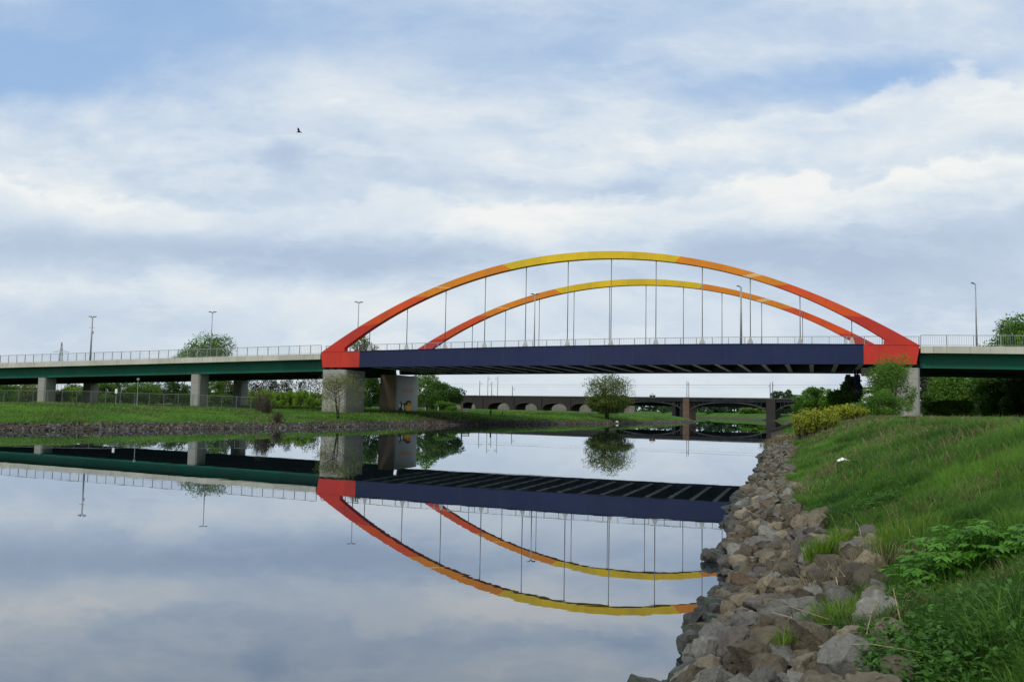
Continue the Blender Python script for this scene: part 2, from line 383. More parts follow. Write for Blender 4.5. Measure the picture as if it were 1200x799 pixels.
def ground_at(px, py, d0=6., d1=400.):
    v = ray(px, py); t = np.geomspace(d0, d1, 1500); P = v[None]*t[:, None]; P[:, 2] += CZ
    hit = np.nonzero(P[:, 2] < Hn(P[:, :2]))[0]
    return P[hit[0]] if len(hit) else P[-1]

th = np.concatenate([np.linspace(-180, -42, 47)[:-1], np.linspace(-42, 42, 640), np.linspace(42, 180, 47)[1:]])
rr = np.concatenate([[0.01], np.geomspace(1.2, 700, 640), np.geomspace(720, 6000, 30)])
TT, RR = np.meshgrid(np.radians(th), rr)
P2 = np.c_[(RR*np.sin(TT)).ravel(), (RR*np.cos(TT)).ravel()]
rD, lD, ins = bank(P2); zz = Hn(P2)
nt, nr = len(th), len(rr)
idx = np.arange(nr*nt).reshape(nr, nt)
quads = np.stack([idx[:-1, :-1], idx[:-1, 1:], idx[1:, 1:], idx[1:, :-1]], -1).reshape(-1, 4)
dirt_c = [(atZ(522, 491, 1.)[:2], 7., 3.5), (atZ(470, 487, 1.6)[:2], 9., 4.), (atZ(1010, 505, 2.)[:2], 5., 1.5)]
soil = np.zeros(len(P2))
for c, sx, sy in dirt_c: soil = np.maximum(soil, np.exp(-(((P2[:, 0]-c[0])/sx)**2+((P2[:, 1]-c[1])/(sy*4))**2)))
soil = np.maximum(soil, np.clip(1.3-np.where(rD < lD, rD/2.3, lD/2.), 0, 1)+0.)
g = bulk('ground', np.c_[P2, zz], quads, 4, None, tint=np.where(ins, 1, soil), smooth=True)
def groundmat(q, b, geo):
    a = q.n('ShaderNodeAttribute', attribute_name='tint').outputs['Fac']
    n = q.noise(geo, .22, 6, .62).outputs[0]; f_ = q.noise(geo, 3., 6, .7).outputs[0]; w_ = q.noise(geo, .9, 5, .6, .6).outputs[0]
    gcol = q.ramp(n, [(.3, (.022, .058, .008)), (.5, (.045, .115, .012)), (.7, (.085, .165, .018))])
    gcol = q.mix(q.mr(f_, .35, .75, 0, .6), gcol, (.025, .06, .01, 1))
    gcol = q.mix(q.mr(w_, .58, .8, 0, .55), gcol, (.11, .10, .045, 1))
    scol = q.ramp(f_, [(.3, (.035, .028, .02)), (.7, (.10, .08, .055))])
    sm = q.m('ADD', a, q.m('MULTIPLY', q.m('SUBTRACT', w_, .5), .7))
    q.put(b.inputs['Base Color'], q.mix(q.mr(sm, .4, .75), gcol, scol))
    bn = q.n('ShaderNodeBump'); bn.inputs['Strength'].default_value = .8; bn.inputs['Distance'].default_value = .15
    q.put(bn.inputs['Height'], f_); q.put(b.inputs['Normal'], bn.outputs[0])
g.data.materials[0] = mat('meadow_and_soil', build=groundmat, rough=.95, spec=.1); g['kind'] = 'structure'

def watermat(q, b, geo):
    q.put(b.inputs['Base Color'], (.010, .016, .022, 1)); b.inputs['Roughness'].default_value = .6; b.inputs['Specular IOR Level'].default_value = 0.
    x, y, z = q.sep(geo)
    a = q.noise(q.comb(q.m('MULTIPLY', x, .5), y, 0.), 1.6, 3, .5).outputs[0]
    c = q.noise(q.comb(q.m('MULTIPLY', x, .12), q.m('MULTIPLY', y, .25), 0.), .5, 3, .5).outputs[0]
    calm = q.mr(c, .35, .7, .3, 1.25)
    bn = q.n('ShaderNodeBump'); bn.inputs['Strength'].default_value = 1.; bn.inputs['Distance'].default_value = .0005
    q.put(bn.inputs['Height'], q.m('MULTIPLY', a, calm)); q.put(b.inputs['Normal'], bn.outputs[0])
    gl = q.n('ShaderNodeBsdfGlossy'); gl.inputs['Roughness'].default_value = 0.; q.put(gl.inputs['Color'], (.90, .94, 1., 1)); q.put(gl.inputs['Normal'], bn.outputs[0])
    fr = q.n('ShaderNodeFresnel'); fr.inputs['IOR'].default_value = 1.45; q.put(fr.inputs['Normal'], bn.outputs[0])
    mx = q.n('ShaderNodeMixShader'); q.put(mx.inputs[0], q.m('POWER', fr.outputs[0], .58)); q.put(mx.inputs[1], b.outputs[0]); q.put(mx.inputs[2], gl.outputs[0])
    out = [n for n in q.t.nodes if n.type == 'OUTPUT_MATERIAL'][0]; q.put(out.inputs[0], mx.outputs[0])
wv = [(-6000, -6000, 0), (6000, -6000, 0), (6000, 6000, 0), (-6000, 6000, 0)]
wo = bulk('river_water', wv, [0, 1, 2, 3], 4, mat('river_water', build=watermat)); wo['kind'] = 'structure'

# ------------------------------------------------------------------ the arch bridge and its approaches
B0 = np.array([-3.5079*S, 21.3764*S]); TH = -.331; BW = 4.467*S
Dv = np.array([math.cos(TH), math.sin(TH)]); Nv = np.array([-math.sin(TH), math.cos(TH)])
def BP(a, off, z):
    p = B0+Dv*a+Nv*off; return (p[0], p[1], z)
def onplane(px, py, off=0.):
    v = ray(px, py); o = B0+Nv*off; A = np.array([[v[0], -Dv[0]], [v[1], -Dv[1]]]); t, a = np.linalg.solve(A, o); return a, CZ+v[2]*t
pdk = np.polyfit([-130, -76, -40, -8.4, 15, 37, 60, 80, 120, 160], [8.2, 9.6, 10.35, 11.05, 11.55, 11.85, 11.9, 11.7, 11.0, 10.], 5)
zdeck = lambda a: float(np.polyval(pdk, a))
pgt = np.polyfit([-8.4, -1.4, 20, 39, 58, 72.9, 79.6], [11.28, 11.4, 11.85, 12.14, 12.13, 11.98, 11.86], 3); zgt = lambda a: float(np.polyval(pgt, a))
pgb = np.polyfit([-8.4, -1.4, 39, 72.9, 79.2], [8.84, 8.93, 9.3, 9.42, 9.36], 3); zgb = lambda a: float(np.polyval(pgb, a))
outer = np.array([onplane(*p) for p in ((375.5, 413.8), (400, 396.5), (420, 382.7), (452.7, 363.2), (483.5, 348.9), (510.3, 336.9), (565.3, 316.3), (589.1, 309.6), (660, 297), (715.1, 294.3), (797.8, 300.6), (886.7, 320.1), (925.5, 333.1), (1016.4, 372), (1055.2, 392), (1079, 405))])
inner = np.array([onplane(*p) for p in ((402, 409.5), (431.9, 385.7), (475.2, 360.9), (519.8, 340.9), (566.6, 324.8), (614.4, 312.6), (664.5, 304.6), (716.4, 302.3), (769.5, 304.6), (824.6, 313.1), (880.7, 327.6), (938.5, 346.6), (997.7, 373), (1044, 403))])
pO = np.polyfit(outer[:, 0], outer[:, 1], 4); pI = np.polyfit(inner[:, 0], inner[:, 1], 4)
aO = (outer[0, 0], outer[-1, 0]); aI = (inner[0, 0], inner[-1, 0])
brk = [onplane(p, q)[0] for p, q in ((421, 383), (484, 349), (589, 309.5), (797.8, 300.6), (926, 333), (1016.4, 372))]
patches = [(onplane(509, 337)[0], onplane(511.5, 336)[0]), (onplane(885.5, 319)[0], onplane(894, 321)[0])]
cuts = sorted(brk+[x for p in patches for x in p])
ts = sorted(set([round(i/72, 5) for i in range(73)]+[(c-aO[0])/(aO[1]-aO[0]) for c in cuts]))
ARCHM = ['red', 'vermilion', 'orange', 'yellow', 'patch']
def arch_mi(a):
    for p in patches:
        if p[0] <= a <= p[1]: return 4
    return [0, 1, 2, 3, 2, 1, 0][sum(a > b for b in brk)]
base = BP(-6, 4, H(*BP(-6, 4, 0)[:2]))
bridge = thing('arch_bridge', 'tied arch road bridge with yellow to red painted arches and dark blue girder', 'bridge', base)
stations = lambda a0, a1, n: [a0+(a1-a0)*i/n for i in range(n+1)]
def strip(mb, a0, a1, o0, o1, zb, zt, n=24, mi=0):
    mb.sweep([[BP(a, o0, zb(a)), BP(a, o1, zb(a)), BP(a, o1, zt(a)), BP(a, o0, zt(a))] for a in stations(a0, a1, n)], mi)
AW = 1.15                                                         # arch width
for off in (0., BW-AW):
    mb = MB(); secs = []; mis = []
    for t in ts:
        ao = aO[0]+(aO[1]-aO[0])*t; ai = aI[0]+(aI[1]-aI[0])*t
        zo = float(np.polyval(pO, ao)); zi = float(np.polyval(pI, ai))
        secs.append([BP(ai, off, zi), BP(ai, off+AW, zi), BP(ao, off+AW, zo), BP(ao, off, zo)])
    for t0, t1 in zip(ts[:-1], ts[1:]): mis.append(arch_mi(aO[0]+(aO[1]-aO[0])*(t0+t1)/2))
    mb.sweep(secs, mis=mis)
    mb.build('arch', [MAT[x] for x in ARCHM], bridge)
    mb = MB(); strip(mb, -1.4, 72.9, off+.03, off+AW-.03, zgb, zgt, 30); strip(mb, -1.4, 72.9, off-.08, off+AW+.08, lambda a: zgt(a)+.003, lambda a: zgt(a)+.06, 30)
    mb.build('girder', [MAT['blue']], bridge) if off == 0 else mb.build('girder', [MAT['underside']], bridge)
    for (a0t, a0b, a1) in ((-8.4, -8.0, -1.4), (79.65, 79.2, 72.9)):
        mb = MB(); mb.hexa([BP(a0b, off, zgb(a0b)), BP(a1, off, zgb(a1)), BP(a1, off+AW, zgb(a1)), BP(a0b, off+AW, zgb(a0b))],
                           [BP(a0t, off, zgt(a0t)), BP(a1, off, zgt(a1)), BP(a1, off+AW, zgt(a1)), BP(a0t, off+AW, zgt(a0t))])
        # the knuckle where the arch box lands on the block, and its top flange and stiffener lines
        sgn = 1 if a1 > a0t else -1; af = a0t+sgn*4.2
        mb.hexa([BP(a0t+sgn*.3, off+.01, zgt(a0t)+.003), BP(af, off+.01, zgt(af)+.003), BP(af, off+AW-.01, zgt(af)+.003), BP(a0t+sgn*.3, off+AW-.01, zgt(a0t)+.003)],
                [BP(a0t+sgn*.6, off+.01, zgt(a0t)+.2), BP(af+sgn*.05, off+.01, zgt(af)+.55), BP(af+sgn*.05, off+AW-.01, zgt(af)+.55), BP(a0t+sgn*.6, off+AW-.01, zgt(a0t)+.2)])
        mb.box(min(a1, a1-sgn*3.6), max(a1, a1-sgn*3.6), off-.06, off+AW+.06, 0, 0) if False else None
        s0, s1 = sorted((a0t, a1)); strip(mb, s0+.5, s1, off-.05, off+AW+.05, lambda a: zgt(a)+.004, lambda a: zgt(a)+.05, 3)
        strip(mb, a0t+sgn*3.5-.03, a0t+sgn*3.5+.03, off-.03, off+.002, lambda a: zgb(a)+.05, lambda a: zgt(a)-.02, 1)
        zb_ = (lambda a: zgb(a)+.004); strip(mb, s0+.4, s1, off-.062, off-.02, zb_, lambda a: zgt(a)-.25, 3, 1) if off else None
        mb.build('end_block', [MAT['red'], MAT['underside']], bridge)
    for kk in range(12):
        a = S*kk; zb = zgt(a)+.06; zt = float(np.polyval(pI, a))
        mb = MB(); mb.tube([BP(a, off+AW/2, zb+.75), BP(a, off+AW/2, zt+.05)], .062, 8); h = mb.build('hanger', MAT['cable'], bridge, True)
        mb = MB(); mb.hexa([BP(a-.42, off+AW/2-.06, zb), BP(a+.42, off+AW/2-.06, zb), BP(a+.42, off+AW/2+.06, zb), BP(a-.42, off+AW/2+.06, zb)],
                           [BP(a-.1, off+AW/2-.06, zb+.95), BP(a+.1, off+AW/2-.06, zb+.95), BP(a+.1, off+AW/2+.06, zb+.95), BP(a-.1, off+AW/2+.06, zb+.95)])
        mb.build('anchor_plate', MAT['anchor'], h)
mb = MB(); strip(mb, -8.2, 79.4, AW+.05, BW-AW-.05, lambda a: zdeck(a)-.55, lambda a: zdeck(a)-.02, 30)
mb.build('deck_slab', [MAT['underside']], bridge)
mb = MB(); strip(mb, -8.2, 79.4, AW+2.6, BW-AW-2.6, lambda a: zdeck(a)-.016, lambda a: zdeck(a)+.0, 30); mb.build('roadway', MAT['asphalt'], bridge)
for i in range(-1, 24):
    a = 1.4+i*3.25
    mb = MB(); zb = zgb(a)+.28
    mb.hexa([BP(a-.05, AW, zb), BP(a+.05, AW, zb), BP(a+.05, BW-AW, zb), BP(a-.05, BW-AW, zb)], [BP(a-.05, AW, zdeck(a)-.56), BP(a+.05, AW, zdeck(a)-.56), BP(a+.05, BW-AW, zdeck(a)-.56), BP(a-.05, BW-AW, zdeck(a)-.56)], 0)
    mb.hexa([BP(a-.3, AW, zb-.07), BP(a+.3, AW, zb-.07), BP(a+.3, BW-AW, zb-.07), BP(a-.3, BW-AW, zb-.07)], [BP(a-.3, AW, zb-.003), BP(a+.3, AW, zb-.003), BP(a+.3, BW-AW, zb-.003), BP(a-.3, BW-AW, zb-.003)], 1)
    mb.build('cross_beam', [MAT['underside'], MAT['beam']], bridge)
def railing(parent, a0, a1, off, step, zf, hgt=1.38):
    n = max(1, round((a1-a0)/step)); mb = MB()
    strip(mb, a0, a1, off-.035, off+.035, lambda a: zf(a)+hgt-.07, lambda a: zf(a)+hgt, n)
    strip(mb, a0, a1, off-.02, off+.02, lambda a: zf(a)+.12, lambda a: zf(a)+.16, n)
    r = mb.build('railing', MAT['galv'], parent)
    mb = MB()
    for i in range(int((a1-a0)/.26)):
        a = a0+.13+i*.26; p = BP(a, off, zf(a)+.16); q = .010
        mb.hexa([(p[0]-q, p[1]-q, p[2]), (p[0]+q, p[1]-q, p[2]), (p[0]+q, p[1]+q, p[2]), (p[0]-q, p[1]+q, p[2])], [(p[0]-q, p[1]-q, p[2]+hgt-.24), (p[0]+q, p[1]-q, p[2]+hgt-.24), (p[0]+q, p[1]+q, p[2]+hgt-.24), (p[0]-q, p[1]+q, p[2]+hgt-.24)])
    mb.build('baluster_infill', MAT['galv'], r)
    for i in range(n+1):
        a = a0+(a1-a0)*i/n; mb = MB(); mb.box(a-.045, a+.045, off-.045, off+.045, zf(a)-.02, zf(a)+hgt-.073, BP); mb.build('post', MAT['galv'], r)
railing(bridge, -8.4, 79.7, AW+.4, 2.2, lambda a: zdeck(a)+.0)
def wall_pier(parent, a0, a1, o0, o1, zt, m=None, front=None, label=None):
    c = BP((a0+a1)/2, (o0+o1)/2, 0); zb = H(c[0], c[1])-1.2; mb = MB()
    # octagonal plan: chamfered corners
    ch = .22; ring = [(a0+ch, o0), (a1-ch, o0), (a1, o0+ch), (a1, o1-ch), (a1-ch, o1), (a0+ch, o1), (a0, o1-ch), (a0, o0+ch)]
    vs = [BP(a, o, zb) for a, o in ring]+[BP(a, o, zt) for a, o in ring]
    fs = [tuple(range(8))[::-1], tuple(range(8, 16))]+[(i, (i+1) % 8, 8+(i+1) % 8, 8+i) for i in range(8)]
    mb.add(vs, fs)
    if front: mb.mi[2] = 1; mb.mi[9] = 1; mb.mi[4] = 2; mb.mi[3] = 2  # stained front; river side gets the concrete with daylight painted in
    p = mb.build('pier', [m or MAT['concrete'], front or MAT['concrete'], MAT['lit_concrete']], parent, label=label)
    for aa in ((a0+a1)/2-.7, (a0+a1)/2+.7):
        mb = MB(); mb.box(aa-.35, aa+.35, o0+.35, o0+1.25, zt+.002, zt+.3, BP); mb.build('bearing', MAT['darkmetal'], p)
    return p
pierA = wall_pier(bridge, -8.05, -3.72, .0, 6.5, 8.5)
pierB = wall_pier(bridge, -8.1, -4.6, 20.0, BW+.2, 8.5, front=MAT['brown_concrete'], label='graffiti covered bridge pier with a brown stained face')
wall_pier(bridge, 75.6, 79.6, .3, 9.5, 8.95)
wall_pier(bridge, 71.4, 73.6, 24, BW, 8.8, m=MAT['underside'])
# graffiti, two patches on the river side of the far pier
def decal(parent, name, a, pts, m, dz=0):
    mb = MB(); q = len(pts); mb.add([BP(a, o, z) for o, z in pts]+[BP(a-.01, o, z) for o, z in pts], [tuple(range(q)), tuple(range(q, 2*q))[::-1]]+[(i, (i+1) % q, q+(i+1) % q, q+i) for i in range(q)]); return mb.build(name, m, parent)
gz = H(*BP(-4.6, 25, 0)[:2])
for (o, z, rw, rh, m, e) in ((21.6, gz+.9, .6, 1.2, 'black', 0), (22.6, gz+.8, .9, .9, 'black', .004), (22.7, gz+.9, .45, .55, 'white', .008), (24.4, gz+.9, 1.9, 1.2, 'black', .0), (24.8, gz+.75, 1.2, .8, 'leaf_y', .008), (25.5, gz+1.4, .8, .4, 'orange', .012), (21.4, gz+1.2, .3, .45, 'white', .01)):
    pts = [(o+rw*math.cos(t)*(1+.25*math.sin(3*t+o)), z+rh*math.sin(t)*(1+.25*math.cos(2*t+o*2))) for t in [i*2*math.pi/22 for i in range(22)]]
    decal(pierB, 'graffiti', -4.6+.012+e, pts, MAT['yellow'] if m == 'leaf_y' else MAT[m])
mb = MB(); 
for (o0, o1, z0, z1) in ((21.5, 27, 4.0, 4.15), (22, 27.6, 4.35, 4.5)): mb.hexa([BP(-4.6, o0, gz+z0-.35), BP(-4.6, o1, gz+z0-.35), BP(-4.6, o1-.6, gz+z1-.3), BP(-4.6, o0+.8, gz+z1-.3)], [BP(-4.588, o0, gz+z0-.35), BP(-4.588, o1, gz+z0-.35), BP(-4.588, o1-.6, gz+z1-.3), BP(-4.588, o0+.8, gz+z1-.3)])
mb.build('graffiti', MAT['orange'], pierB)

def approach(label, a0, a1, piers, rail_step):
    am = (a0+a1)/2; b = BP(a1 if a0 < 0 else a0, 3, 0); t = thing('approach_viaduct', label, 'bridge', (b[0], b[1], H(b[0], b[1])))
    mb = MB(); strip(mb, a0, a1, .0, .45, lambda a: zdeck(a)-.92, lambda a: zdeck(a)-.02, 30); mb.build('edge_beam', MAT['edge_concrete'], t)
    mb = MB(); strip(mb, a0, a1, BW-.45, BW, lambda a: zdeck(a)-.92, lambda a: zdeck(a)-.02, 30); mb.build('edge_beam', MAT['edge_concrete'], t)
    mb = MB(); strip(mb, a0, a1, .453, BW-.453, lambda a: zdeck(a)-.6, lambda a: zdeck(a)-.2, 30); mb.build('deck_slab', [MAT['underside']], t)
    mb = MB(); strip(mb, a0, a1, 3, BW-3, lambda a: zdeck(a)-.196, lambda a: zdeck(a)-.12, 30); mb.build('roadway', MAT['asphalt'], t)
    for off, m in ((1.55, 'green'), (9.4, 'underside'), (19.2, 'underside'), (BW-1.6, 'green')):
        mb = MB(); strip(mb, a0, a1, off, off+.06, lambda a: zdeck(a)-2.74, lambda a: zdeck(a)-.603, 30); strip(mb, a0, a1, off-.35, off+.41, lambda a: zdeck(a)-2.80, lambda a: zdeck(a)-2.743, 30)
        n = int((a1-a0)/8)
        for i in range(1, n):
            a = a0+(a1-a0)*i/n; mb.box(a-.02, a+.02, off-.22, off-.002, zdeck(a)-2.73, zdeck(a)-.61, BP) if off > 5 else None
        mb.build('girder', MAT[m], t)
    railing(t, a0, a1, .25, rail_step, lambda a: zdeck(a)-.02, 1.45)
    for pa, po in piers:
        wall_pier(t, pa-.95, pa+.95, po, po+2.7, zdeck(pa)-2.82, front=None)
    return t
approach('pale concrete and green approach span on the far left bank, standing on tall piers', -135, -8.5, [(-33.6, 1.2), (-67.6, 1.2), (-42.6, 25.1), (-81.2, 25.5), (-101, 1.2)], 2.0)
approach('pale concrete and green approach span running off over the right bank trees', 79.75, 135, [], 3.0)

# inspection frame and cream box under the right end
c = BP(75, 24, 0); t = thing('inspection_platform', 'blue steel frame with a cream box under the right end of the bridge', 'platform', (c[0], c[1], H(c[0], c[1])))
def fpx(px, py, Y): return tuple(atY(px, py, Y))
Yp = 128.
mb = MB()
for px in (1002, 1004.8): mb.tube([fpx(px, 433, Yp), fpx(px, 456, Yp)], .14, 6)
mb.tube([fpx(1002, 446, Yp), fpx(1010, 446, Yp)], .1, 6); mb.tube([fpx(993, 457, Yp), fpx(1004, 449, Yp)], .08, 6); mb.tube([fpx(1002, 455, Yp), fpx(1030, 455, Yp)], .12, 6); mb.tube([fpx(1029, 432, Yp), fpx(1029, 470, Yp)], .12, 6); mb.tube([fpx(1003.5, 455, Yp), (fpx(1003.5, 455, Yp)[0], Yp, 2.5)], .14, 6)
mb.build('frame', MAT['blue'], t)
p0 = fpx(1011.5, 440.5, Yp); p1 = fpx(1022, 431, Yp); mb = MB(); mb.box(p0[0], p1[0], Yp-.4, Yp+.8, p0[2], p1[2]); mb.build('box', mat('cream_panel', (.62, .56, .42), .7, .1), t, bevel=.04)
mb = MB(); mb.box(p0[0]+.25, p1[0]-.25, Yp-.43, Yp-.402, p0[2]+.35, p1[2]-.25); mb.build('panel', MAT['white'], t)
mb = MB(); mb.box(fpx(1005, 0, Yp)[0]-1, fpx(1030, 0, Yp)[0]+3, Yp-1, Yp+1, fpx(1005, 458, Yp)[2]-.3, fpx(1005, 456, Yp)[2]-.1); mb.build('walkway', MAT['underside'], t)

# ------------------------------------------------------------------ street lamps on the deck
def lamp_at(px, py, label, kind='double', r=.11):
    a, ztop = onplane(px, py, BW/2); zb = zdeck(a)-.02; b = BP(a, BW/2, zb); hh = ztop-zb
    t = thing('street_lamp', label, 'street lamp', b, 'street lamps along the bridge')
    mb = MB(); mb.tube([b, (b[0], b[1], zb+hh*.5), (b[0], b[1], ztop)], [r, r*.82, r*.62], 10); mb.build('pole', MAT['galv'], t, True)
    mb = MB(); mb.tube([(b[0], b[1], zb), (b[0], b[1], zb+.9)], r*1.35, 10); mb.build('base_door', MAT['galv'], t)
    for sg in ((-1, 1) if kind == 'double' else (-1,)):
        def LP(u, v, z): return (b[0]+sg*u*Nv[0]*.3+sg*u*Dv[0]*.55+v*Nv[0], b[1]+sg*u*Nv[1]*.3+sg*u*Dv[1]*.55+v*Nv[1], z)
        mb = MB(); mb.tube([(b[0], b[1], ztop-.12), LP(.5, 0, ztop+.02)], .05, 6); mb.hexa([LP(.3, -.17, ztop-.02), LP(1.15, -.12, ztop+.06), LP(1.15, .12, ztop+.06), LP(.3, .17, ztop-.02)], [LP(.3, -.12, ztop+.13), LP(1.15, -.08, ztop+.16), LP(1.15, .08, ztop+.16), LP(.3, .12, ztop+.13)])
        hd = mb.build('lamp_head', MAT['darkmetal'], t)
        mb = MB(); mb.hexa([LP(.55, -.1, ztop-.03), LP(1.05, -.08, ztop+.015), LP(1.05, .08, ztop+.015), LP(.55, .1, ztop-.03)], [LP(.55, -.1, ztop+.002), LP(1.05, -.08, ztop+.047), LP(1.05, .08, ztop+.047), LP(.55, .1, ztop+.002)]); mb.build('lens', MAT['glassy'], hd)
    return t, b, ztop
t, b, zt = lamp_at(108.5, 371.5, 'thick mast lamp with small crossbar and box, leftmost above the approach span', r=.2)
mb = MB(); mb.tube([(b[0]-.75*Dv[0], b[1]-.75*Dv[1], zt-2.1), (b[0]+.75*Dv[0], b[1]+.75*Dv[1], zt-2.1)], .04, 6); mb.build('crossbar', MAT['galv'], t)
mb = MB(); mb.box(b[0]+.15, b[0]+.45, b[1]-.4, b[1]-.15, zt-3.4, zt-2.8); mb.build('control_box', MAT['galv'], t, bevel=.02)
lamp_at(249, 366, 'slim two headed lamp rising behind the bushy treetop over the approach span')
lamp_at(420.5, 354.5, 'two headed lamp standing by the left foot of the near arch')
lamp_at(627, 345, 'slim two headed lamp crossing the left half of the far arch')
t, b, zt = lamp_at(1143, 332.5, 'tall slim lamp with short head on the right approach span', 'single', .12)
t, b, zt = lamp_at(868.3, 336, 'thick pale mast with a dark camera-like top inside the right half of the arches', 'single', .2)

# ------------------------------------------------------------------ the old railway viaduct far behind
VA = np.array([atY(510, 464, 420.)[:2], atY(965, 465.5, 330.)[:2]]); VZ = 8.7
vd = (VA[1]-VA[0])/np.linalg.norm(VA[1]-VA[0]); vn = np.array([-vd[1], vd[0]]); VO = VA[0]
def VP(a, o, z): p = VO+vd*a+vn*o; return (p[0], p[1], z)
def va(px):                                                       # distance along the viaduct under a pixel column
    v = ray(px, 480); A = np.array([[v[0], -vd[0]], [v[1], -vd[1]]]); t_, a = np.linalg.solve(A, VO); return a
mid = VP(va(700), 4, 0)
via = thing('railway_viaduct', 'old dark railway viaduct of masonry arches and iron spans crossing far behind the bridge', 'viaduct', (mid[0], mid[1], H(mid[0], mid[1])))
zb = 1.
spans = [(500, 540), (541, 557), (572, 597), (604, 629), (636, 664), (669, 693)]
edges = []
mb = MB(); aL = va(470); aR = va(722)
prev = aL; hole_prev = None
DEP = 8.5
for (p0, p1) in spans:
    s0, s1 = va(p0), va(p1); mb.box(prev, s0, 0, DEP, zb-2, VZ-.5, VP)           # solid pier and spandrel
    n = 14; zs = 3.4; zc_ = 5.5
    for i in range(n):                                             # wall above the arched opening
        x0 = s0+(s1-s0)*i/n; x1 = s0+(s1-s0)*(i+1)/n
        f = lambda x: zs+(zc_-zs)*math.sqrt(max(0, 1-((x-(s0+s1)/2)/((s1-s0)/2))**2))
        mb.hexa([VP(x0, 0, f(x0)), VP(x1, 0, f(x1)), VP(x1, DEP, f(x1)), VP(x0, DEP, f(x0))], [VP(x0, 0, VZ-.5), VP(x1, 0, VZ-.5), VP(x1, DEP, VZ-.5), VP(x0, DEP, VZ-.5)])
    prev = s1
mb.box(prev, aR, 0, DEP, zb-2, VZ-.5, VP)
mb.build('masonry_wall', MAT['masonry'], via)
for (p0, p1) in spans:
    s0, s1 = va(p0), va(p1); mb = MB(); f = lambda x: 3.4+2.1*math.sqrt(max(0, 1-((x-(s0+s1)/2)/((s1-s0)/2))**2))
    xs = [s0+(s1-s0)*i/14 for i in range(15)]
    mb.sweep([[VP(x, -.12, f(x)+.02), VP(x, -.01, f(x)+.02), VP(x, -.01, f(x)+.42), VP(x, -.12, f(x)+.42)] for x in xs]); mb.build('arch_ring', MAT['ring'], via)
for p in (564, 600.5, 632.5, 666.5):
    mb = MB(); a = va(p); mb.box(a-.9, a+.9, -.35, -.005, zb-2, VZ-1., VP); mb.build('pilaster', MAT['masonry'], via)
mb = MB(); mb.box(aL, va(990), -.25, DEP+.25, VZ-.495, VZ, VP); mb.build('parapet', MAT['parapet'], via)
aEnd = va(990)
mb = MB(); mb.box(aR, aEnd, .0, DEP, VZ-1.7, VZ-.5, VP); mb.build('iron_deck', MAT['iron'], via)
mb = MB(); mb.box(aR, aEnd, DEP-.15, DEP+.15, VZ-3.7, VZ-1.703, VP); mb.build('plate_girder', MAT['iron'], via)
for (p0, p1, m) in ((787, 800, 'iron'), (800.5, 808, 'sandstone'), (898, 909, 'masonry')):
    mb = MB(); mb.box(va(p0)+.05, va(p1)-.05, .4 if m == 'iron' else -.5, DEP-.3, -1.5, VZ-1.75 if m == 'iron' else VZ-.52, VP)
    if m == 'iron': mb = MB(); mb.box(va(787), va(791), .5, DEP-.5, -1.5, VZ-1.75, VP); mb.box(va(796), va(800), .5, DEP-.5, -1.5, VZ-1.75, VP)
    mb.build('pier', MAT[m], via)
for (p0, p1) in ((722, 799), (808, 897.5), (909.5, 990)):
    s0, s1 = va(p0), va(p1); n = 16
    for o in (.25, DEP-.5):
        mb = MB(); f = lambda x: VZ-5.6+3.7*math.sqrt(max(0, 1-((x-(s0+s1)/2)/((s1-s0)/2)*.99)**2))
        xs = [s0+(s1-s0)*i/n for i in range(n+1)]
        mb.sweep([[VP(x, o, f(x)-.18), VP(x, o+.3, f(x)-.18), VP(x, o+.3, f(x)+.18), VP(x, o, f(x)+.18)] for x in xs])
        for i, x in enumerate(xs[1:-1]):
            if f(x) < VZ-2.0: mb.box(x-.07, x+.07, o+.05, o+.2, f(x)+.1, VZ-1.702, VP)
            x2 = xs[i+2] if i < n//2 else xs[i]
            mb.tube([VP(x, o+.12, f(x)+.1), VP(x2, o+.12, VZ-1.71)], .06, 4)
        mb.build('iron_arch_rib', MAT['lightiron'] if o < 1 else MAT['iron'], via)
masts = [(560, 446, 'tall dark catenary mast, leftmost on the far railway viaduct'), (566, 447, 'second catenary mast from the left on the far viaduct, beside the leftmost one'), (569.5, 440, 'tall pale left mast of the slim pair rising over the viaduct near its left end'), (573, 440, 'tall pale right mast of the slim pair rising over the viaduct near its left end'),
         (598.5, 452, 'short lone catenary mast over the second viaduct arch'), (800, 447, 'left one of the pale catenary masts above the brown stone viaduct pier'), (803.7, 446, 'right one of the pale catenary masts above the brown stone viaduct pier'),
         (897, 448, 'left one of the dark catenary masts near the right end of the viaduct'), (904.6, 447, 'right one of the dark catenary masts near the right end of the viaduct')]
for i, (px, py, lb) in enumerate(masts):
    a = va(px); o = 1.2 if i % 2 == 0 else DEP-1.2; b = VP(a, o, VZ); top = atY(px, py, b[1])[2]
    t = thing('catenary_mast', lb, 'mast', b, 'catenary masts on the railway viaduct'); mb = MB(); mb.tube([b, (b[0], b[1], top)], [.17, .11], 6); mb.build('pole', MAT['galv'] if i in (2, 3, 5, 6) else MAT['darkmetal'], t)
    mb = MB(); sg = 1 if o < 4 else -1; mb.tube([VP(a, o, top-1.), VP(a, o+sg*2.6, top-1.4)], .06, 5); mb.tube([VP(a, o, top-2.), VP(a, o+sg*2.6, top-1.4)], .05, 5); mb.build('cantilever_arm', MAT['galv'], t)
mb = MB()
for o, z in ((3.6, VZ+5.2), (DEP-3.6, VZ+5.2), (3.6, VZ+4.2)): mb.tube([VP(va(500), o, z), VP(va(600), o, z-.1), VP(va(800), o, z-.1), VP(va(980), o, z)], .03, 4)
tag(mb.build('overhead_wire', MAT['cable']), 'thin overhead railway wires strung above the far viaduct', 'wires')
